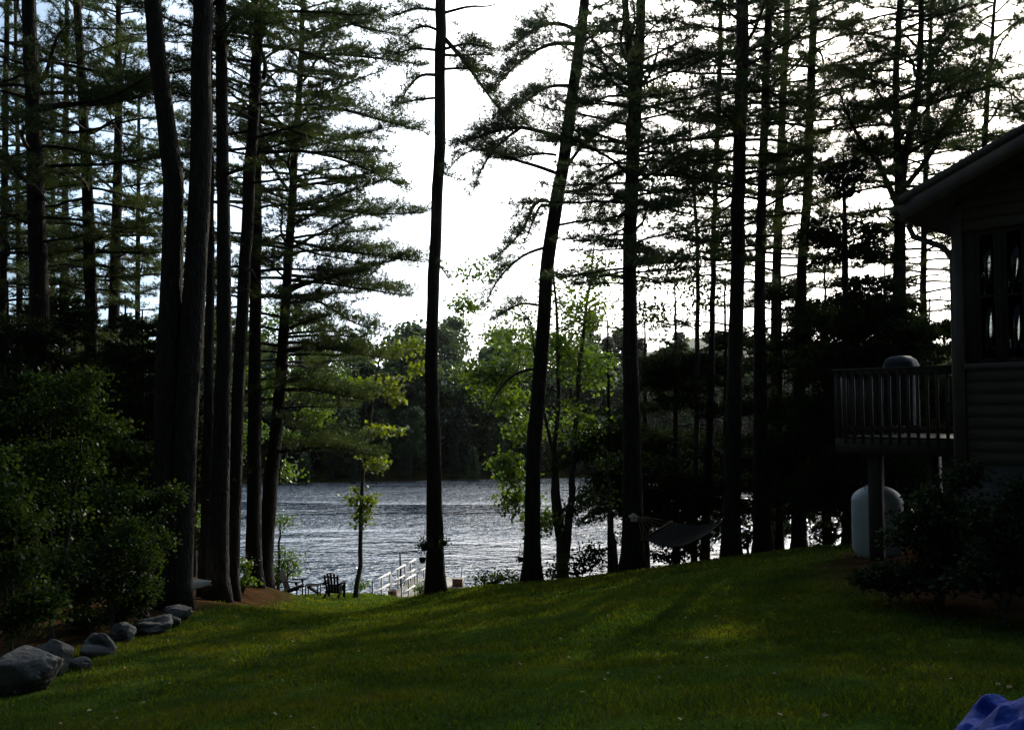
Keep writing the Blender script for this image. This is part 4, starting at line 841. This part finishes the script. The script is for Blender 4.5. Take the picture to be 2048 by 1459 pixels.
def dock():
    n = P(745, 1163, 39.5); fz = P(831, 1118, 48.0); d = fz - n; L = math.hypot(d[0], d[1]); ang = math.atan2(d[1], d[0]); ax = d / np.linalg.norm(d); side = np.array([math.sin(ang), -math.cos(ang), 0])
    RH = .95; wd = 1.25; n0 = n - Z_ * RH; f0 = fz - Z_ * RH
    root = thing('dock_ramp', 'pale wooden ramp with white handrails leading down to the dock', 'ramp', n0)
    m = M(); k = int(L / .15)
    for i in range(k):
        a = n0 + d * (i / k) + side * .02; m.bar(a, a + side * (wd - .04), .13, .03, np.cross(side, ax) * -1)
    m.build('ramp_deck', DOCKW, root)
    m = M()
    for s in (0.03, wd - .03): m.bar(n0 + side * s - Z_ * .09, f0 + side * s - Z_ * .09, .05, .14)
    m.build('stringer', DOCKW, root)
    for s, fr in ((0., ((0, .36), (.38, .72), (.74, 1.0))), (wd, ((0, .32), (.37, .72), (.74, 1.0)))):
        for a, b in fr:
            A0 = n0 + d * a + side * s; B0 = n0 + d * b + side * s
            m = M(); m.bar(A0 + Z_ * RH, B0 + Z_ * RH, .09, .05); m.bar(A0 + Z_ * RH * .48, B0 + Z_ * RH * .48, .04, .08); hr = m.build('handrail', WHITE, root)
            for q in (A0 + ax * .05, (A0 + B0) / 2, B0 - ax * .05):
                m = M(); m.bar(q - Z_ * .12, q + Z_ * (RH - .027), .06, .06, ax); m.build('post', WHITE, hr)
    z = .42; x0, x1, y0, y1 = f0[0] - .5, P(926, 1160, 50)[0], 48.3, 51.2
    r2 = thing('floating_dock', 'weathered floating dock platform at the end of the ramp behind the bare pine', 'dock', ((x0 + x1) / 2, (y0 + y1) / 2, 0))
    m = M(); y = y0
    while y < y1 - .1: m.box(((x0 + x1) / 2, y + .07, z), (x1 - x0, .135, .035)); y += .142
    m.build('platform', DOCKW, r2)
    m = M()
    for a in (y0 + .03, y1 - .05): m.box(((x0 + x1) / 2, a, z - .13), (x1 - x0, .05, .2))
    for a in (x0 + .03, x1 - .03): m.box((a, (y0 + y1) / 2, z - .13), (.05, y1 - y0 - .14, .2))
    m.build('frame', BROWNW, r2)
    for a in (x0 + .4, x1 - .4):
        m = M(); m.tube([(a, y0 + .2, .06), (a, y1 - .2, .06)], .2, 14); m.build('float_drum', POTM, r2)
    # box on the dock corner
    c = np.array([x1 - .22, 48.7, z + .018]); b = thing('deck_box', 'brown wooden box on the outer corner of the floating dock', 'box', c)
    m = M(); m.box(c + Z_ * .17, (.52, .4, .34)); m.build('box_body', BROWNW, b)
    m = M(); m.box(c + Z_ * .36, (.56, .44, .036)); m.build('lid', BROWNW, b)
    stake('mooring_pole', 'thin leaning pole standing by the brown box on the dock', 'pole', tuple(c + np.array([.12, .3, 0])), P(924, 1133, 49.2), .025)
    q = n0 + d * .70 - side * .12; stake('dark_post', 'dark post leaning beside the upper end of the ramp handrail', 'post', (q[0], q[1], gz(q[0], q[1])), P(800, 1103, q[1]), .05)
    pl = thing('wood_planter', 'brown wooden planter tub at the near end of the ramp', 'planter', n0 + side * .6 + d * .13 + Z_ * .02)
    c = np.array(pl.location); m = M(); m.lathe(c, [(.001, 0), (.16, 0), (.21, .42), (.18, .42), (.17, .3), (.001, .3)], 14); m.build('tub', BROWNW, pl)
dock()
def hammock():
    L, T, Rr, B = P(1284, 1078, 24.7), P(1342, 1043, 25.6), P(1440, 1045, 25.5), P(1418, 1066, 24.9)
    root = thing('hammock', 'dark cloth hammock slung between the birdhouse pine and the next stout pine', 'hammock', (L + B) / 2)
    n = 18; m = M(); a, b = np.meshgrid(np.linspace(0, 1, n), np.linspace(0, 1, n), indexing='ij')
    v = (L[None, None] * ((1 - a) * (1 - b))[..., None] + T[None, None] * ((1 - a) * b)[..., None] + Rr[None, None] * (a * b)[..., None] + B[None, None] * (a * (1 - b))[..., None])
    v[..., 2] -= np.sin(a * math.pi) ** 1.2 * (.07 + .20 * (1 - b) ** 1.5 + .10 * np.sin(b * math.pi)) + .02 * np.sin(b * math.pi) * (1 - np.sin(a * math.pi)) + .006 * np.sin(a * 38) * np.sin(b * math.pi)
    i = np.arange(n - 1)[:, None] * n + np.arange(n - 1)[None]
    q = np.stack([i, i + 1, i + n + 1, i + n], -1).reshape(-1, 4); v = v.reshape(-1, 3)
    m.add(v, None, q); m.add(v - Z_ * .012, None, q[:, ::-1]); m.build('bed', FABRIC, root, smooth=True)
    for x, y in ((L, T), (Rr, B)):
        e = nrm(y - x) * .06; m = M(); m.tube([x - e, y + e], .025, 8); m.build('spreader_bar', BROWNW, root)
    m = M(); t1 = P(1276, 1030, 25.3); t2 = P(1452, 1030, 24.9)
    for k in np.linspace(0, 1, 6): m.tube([L * (1 - k) + T * k, t1], .007, 4)
    m.build('suspension_rope', ROPE, root); m = M()
    for k in np.linspace(0, 1, 5): m.tube([B * (1 - k) + Rr * k, t2], .007, 4)
    m.build('suspension_rope', ROPE, root)
hammock()
def birdhouse():
    c = P(1268, 1042, 25.05); root = thing('birdhouse', 'small white birdhouse with a pitched roof fixed on the forked pine', 'birdhouse', c)
    w, d, h = .085, .08, .20; v = []
    for y in (-d, d): v += [c + (-w, y, 0), c + (w, y, 0), c + (w, y, h * .7), c + (0, y, h), c + (-w, y, h * .7)]
    m = M(); m.add(v, [[0, 1, 2], [0, 2, 3], [0, 3, 4], [5, 7, 6], [5, 8, 7], [5, 9, 8]], [[0, 5, 6, 1], [1, 6, 7, 2], [4, 9, 5, 0]]); m.build('box', WHITE, root)
    m = M()
    for s in (-1, 1): m.bar(c + (0, 0, h + .012), c + (s * .135, 0, h * .7 - .022), .24, .015, (s * .5, 0, 1))
    m.build('roof', WHITE, root)
    m = M(); m.tube([c + (0, -d - .004, h * .5), c + (0, -d + .004, h * .5)], .022, 12); m.build('entrance_hole', POTM, root)
    m = M(); m.bar(c + (0, d, h * .5), c + (0, d + .28, h * .5), .04, .04); m.build('bracket', POTM, root)
birdhouse()
def basket(label, px, py, D, wpx, plant, bracket_to, seed, leafn=160):
    c = P(px, py, D); r = wpx / 2 / F * D; rng = np.random.default_rng(seed)
    root = thing('hanging_basket', label, 'basket', c, 'pots hung from the lawn-edge pines')
    m = M(); m.lathe(c, [(.001, 0), (r * .62, .02), (r * .95, r * 1.3), (r, r * 1.5), (r * .9, r * 1.5), (r * .85, r * 1.2), (.001, r * 1.2)], 16); m.build('pot', POTM, root)
    top = c + Z_ * (r * 1.5 + .38); m = M()
    for a in (0, 2.1, 4.2): m.tube([c + (r * .95 * math.cos(a), r * .95 * math.sin(a), r * 1.5), top], .005, 4)
    e = P(*bracket_to); m.tube([top, top + Z_ * .05, (top + e) / 2 + Z_ * .08, e], .008, 5); m.build('hanger', POTM, root)
    if plant:
        f = M(); pos = c + Z_ * r * 1.7 + rng.normal(size=(leafn, 3)) * np.array([r * .9, r * .9, r * .9]); leaves(f, pos, .07, rng); f.build('foliage', DARKLEAF, root)
basket('hanging basket of dark trailing leaves, higher on the bare pine before the dock', 849, 1102, 26.4, 18, True, (866, 1066, 26.9), 5)
basket('bare dark hanging pot below the leafy basket on the bare pine', 845, 1126, 26.1, 15, False, (866, 1100, 26.8), 6)
basket('small hanging basket on the shaded side of the bare pine, toward the leaning pine', 889, 1092, 26.6, 12, True, (876, 1062, 26.9), 7, 90)
basket('small dark pot hanging from the pine with drooping crooked limbs', 1041, 1124, 26.6, 13, True, (1056, 1098, 26.9), 8, 40)
def canoe():
    a = P(421, 1172, 19.9); b = P(120, 1190, 21.6); a[2] = gz(a[0], a[1]) + .10; b[2] = gz(b[0], b[1]) + .14
    root = thing('canoe', 'pale canoe lying upside down behind the twin-trunk pine', 'canoe', (a + b) / 2)
    ax = nrm(b - a); L = np.linalg.norm(b - a); sdv = nrm(np.cross(ax, Z_)); n, k = 26, 13; m = M(); rows = []
    for i in range(n):
        s = i / (n - 1); q = abs(2 * s - 1); wd = .42 * (1 - q ** 1.9) + .012; hh = .36 - .29 * q ** 3; sheer = .26 * q ** 3
        th = np.linspace(0, math.pi, k); y = np.sign(np.cos(th)) * np.abs(np.cos(th)) ** .8 * wd; z = np.sin(th) ** .8 * hh
        rows.append(a + ax * L * s + np.outer(y, sdv) + np.outer(z + sheer, Z_))
    v = np.concatenate(rows); i = np.arange(n - 1)[:, None] * k + np.arange(k - 1)[None]
    m.add(v, None, np.stack([i, i + 1, i + k + 1, i + k], -1).reshape(-1, 4)); m.build('hull', CANOEM, root, smooth=True)
    m = M()
    for r_ in (0, k - 1): m.tube([rows[i][r_] for i in range(n)], .016, 6)
    m.build('gunwale', BROWNW, root)
    m = M(); m.tube([rows[i][k // 2] + Z_ * .006 for i in range(n)], .012, 6); m.build('keel', CANOEM, root)
    for s in (.25, .75):
        c = a + ax * L * s; t = thing('support_log', 'short log propping up the overturned canoe ' + ('near its tip' if s < .5 else 'near its hidden end'), 'log', (c[0], c[1], gz(c[0], c[1])))
        m = M(); g = gz(c[0], c[1]); m.tube([c * (1, 1, 0) + sdv * -.5 + Z_ * (g + .05), c * (1, 1, 0) + sdv * .5 + Z_ * (g + .05)], .07, 10, True, .04, np.random.default_rng(4)); m.build('log', BARK, t)
canoe()
def boulder(label, px, py, wpx, hpx, D, seed):
    rng = np.random.default_rng(seed); c = P(px, py, D); s = D / F; rx, rz = wpx / 2 * s, hpx / 2 * s; g = gz(c[0], c[1]); ry = rx * .85
    rz = max(rz, (c[2] + rz - g) * .55); c[2] = P(px, py - hpx / 2, D)[2] - rz
    n, k = 64, 40; th = np.linspace(0, math.pi, k)[:, None]; a = np.arange(n)[None] * 2 * math.pi / n
    u = np.stack([np.sin(th) * np.cos(a), np.sin(th) * np.sin(a), np.cos(th) * np.ones_like(a)], -1); r = np.ones((k, n))
    for f, amp in ((1.3, .18), (2.7, .11), (5.5, .06), (11, .03), (23, .014)):
        for _ in range(3):
            d = rng.normal(size=3); r += amp * .6 * np.sin(f * (u @ d) * 1.6 + rng.uniform(0, 6.28))
    for _ in range(13):                          # flattened faces
        d = nrm(rng.normal(size=3)); h = rng.uniform(.62, .92); pr = (u * r[..., None]) @ d; r = np.where(pr > h, r * h / np.maximum(pr, 1e-3) * .9 + r * .1, r)
    v = (u * r[..., None] * np.array([rx, ry, rz])).reshape(-1, 3) + c
    i = np.arange(k - 1)[:, None] * n; j = np.arange(n)[None]; j2 = (j + 1) % n
    m = M(); m.add(v, None, np.stack([i + j, i + n + j, i + n + j2, i + j2], -1).reshape(-1, 4))
    tag(m.build('boulder', STONE, origin=np.array([c[0], c[1], g]), smooth=True), label, 'boulder', 'grey boulders edging the lawn')
boulder('biggest grey boulder, nearest the lawn\'s lower corner', 58, 1332, 140, 92, 10.8, 1)
boulder('rounded grey boulder leaning on the back of the biggest boulder', 108, 1302, 74, 60, 11.7, 2)
boulder('smooth mid-sized boulder under the broad low shrub', 196, 1292, 84, 50, 13.2, 3)
boulder('flat small stone wedged beside the biggest boulder', 160, 1326, 58, 26, 12.2, 4)
boulder('low dark stone half buried between the mid-sized boulder and the trees', 246, 1262, 62, 30, 14.8, 5)
boulder('long low boulder just short of the twin-trunk pine', 298, 1252, 80, 38, 15.8, 6)
boulder('pale-topped stone at the foot of the twin-trunk pine', 352, 1224, 58, 26, 17.3, 7)
boulder('small flat stone below the pale-topped one at the twin-trunk pine', 342, 1240, 48, 18, 16.7, 8)
def tarp():
    c = P(2046, 1490, 4.45); g = gz(c[0], c[1]); zt = P(2040, 1388, 4.45)[2]; hmax = zt - g; rng = np.random.default_rng(12); n = 170
    a, b = np.meshgrid(np.linspace(-1, 1, n), np.linspace(-1, 1, n), indexing='ij'); x = c[0] + .09 + a * .40; y = c[1] + b * .40
    r = np.sqrt(a ** 2 + b ** 2); h = np.clip(1 - r ** 1.5, 0, 1) ** .8
    fold = np.zeros_like(a)
    def tri(u): return np.abs((u % 2) - 1)
    for i in range(15):
        d = rng.normal(size=2); d /= np.linalg.norm(d); f = rng.uniform(.9, 5); l = a * d[1] - b * d[0]
        fold += tri(f * (a * d[0] + b * d[1]) + rng.uniform(0, 2) + rng.uniform(-.5, .5) * tri(l * 2.3)) * np.clip(.35 + rng.uniform(.5, 1.2) * tri(l * rng.uniform(.8, 1.8) + rng.uniform(0, 2)), 0, 1.2) / f
    fold = (fold - fold.mean()) * .10
    z = g + np.maximum(h * hmax * .93 + fold * np.clip(h * 3, .15, 1), -.02)
    i = np.arange(n - 1)[:, None] * n + np.arange(n - 1)[None]
    v = np.stack([x, y, z], -1).reshape(-1, 3); q = np.stack([i, i + n, i + n + 1, i + 1], -1).reshape(-1, 4)
    keep = (r.reshape(-1)[q] < 1.0).all(1); m = M(); m.add(v, None, q[keep])
    tag(m.build('tarp', TARPM, origin=np.array([c[0], c[1], g]), smooth=False), 'crumpled blue plastic tarp heaped on the lawn', 'tarp')
tarp()


# ---------------------------------------------------------------- thin morning haze
def haze():
    m, nt, out, nd, ln = nodes('haze_air')
    v = nd('VolumePrincipled', Density=.00006, Anisotropy=.9); v.inputs['Color'].default_value = (.95, .96, 1, 1); ln(v.outputs[0], out.inputs['Volume'])
    h = M(); h.box((0, 400, 46.5), (2060, 1460, 99)); o = h.build('haze', m); o['kind'] = 'stuff'
haze()
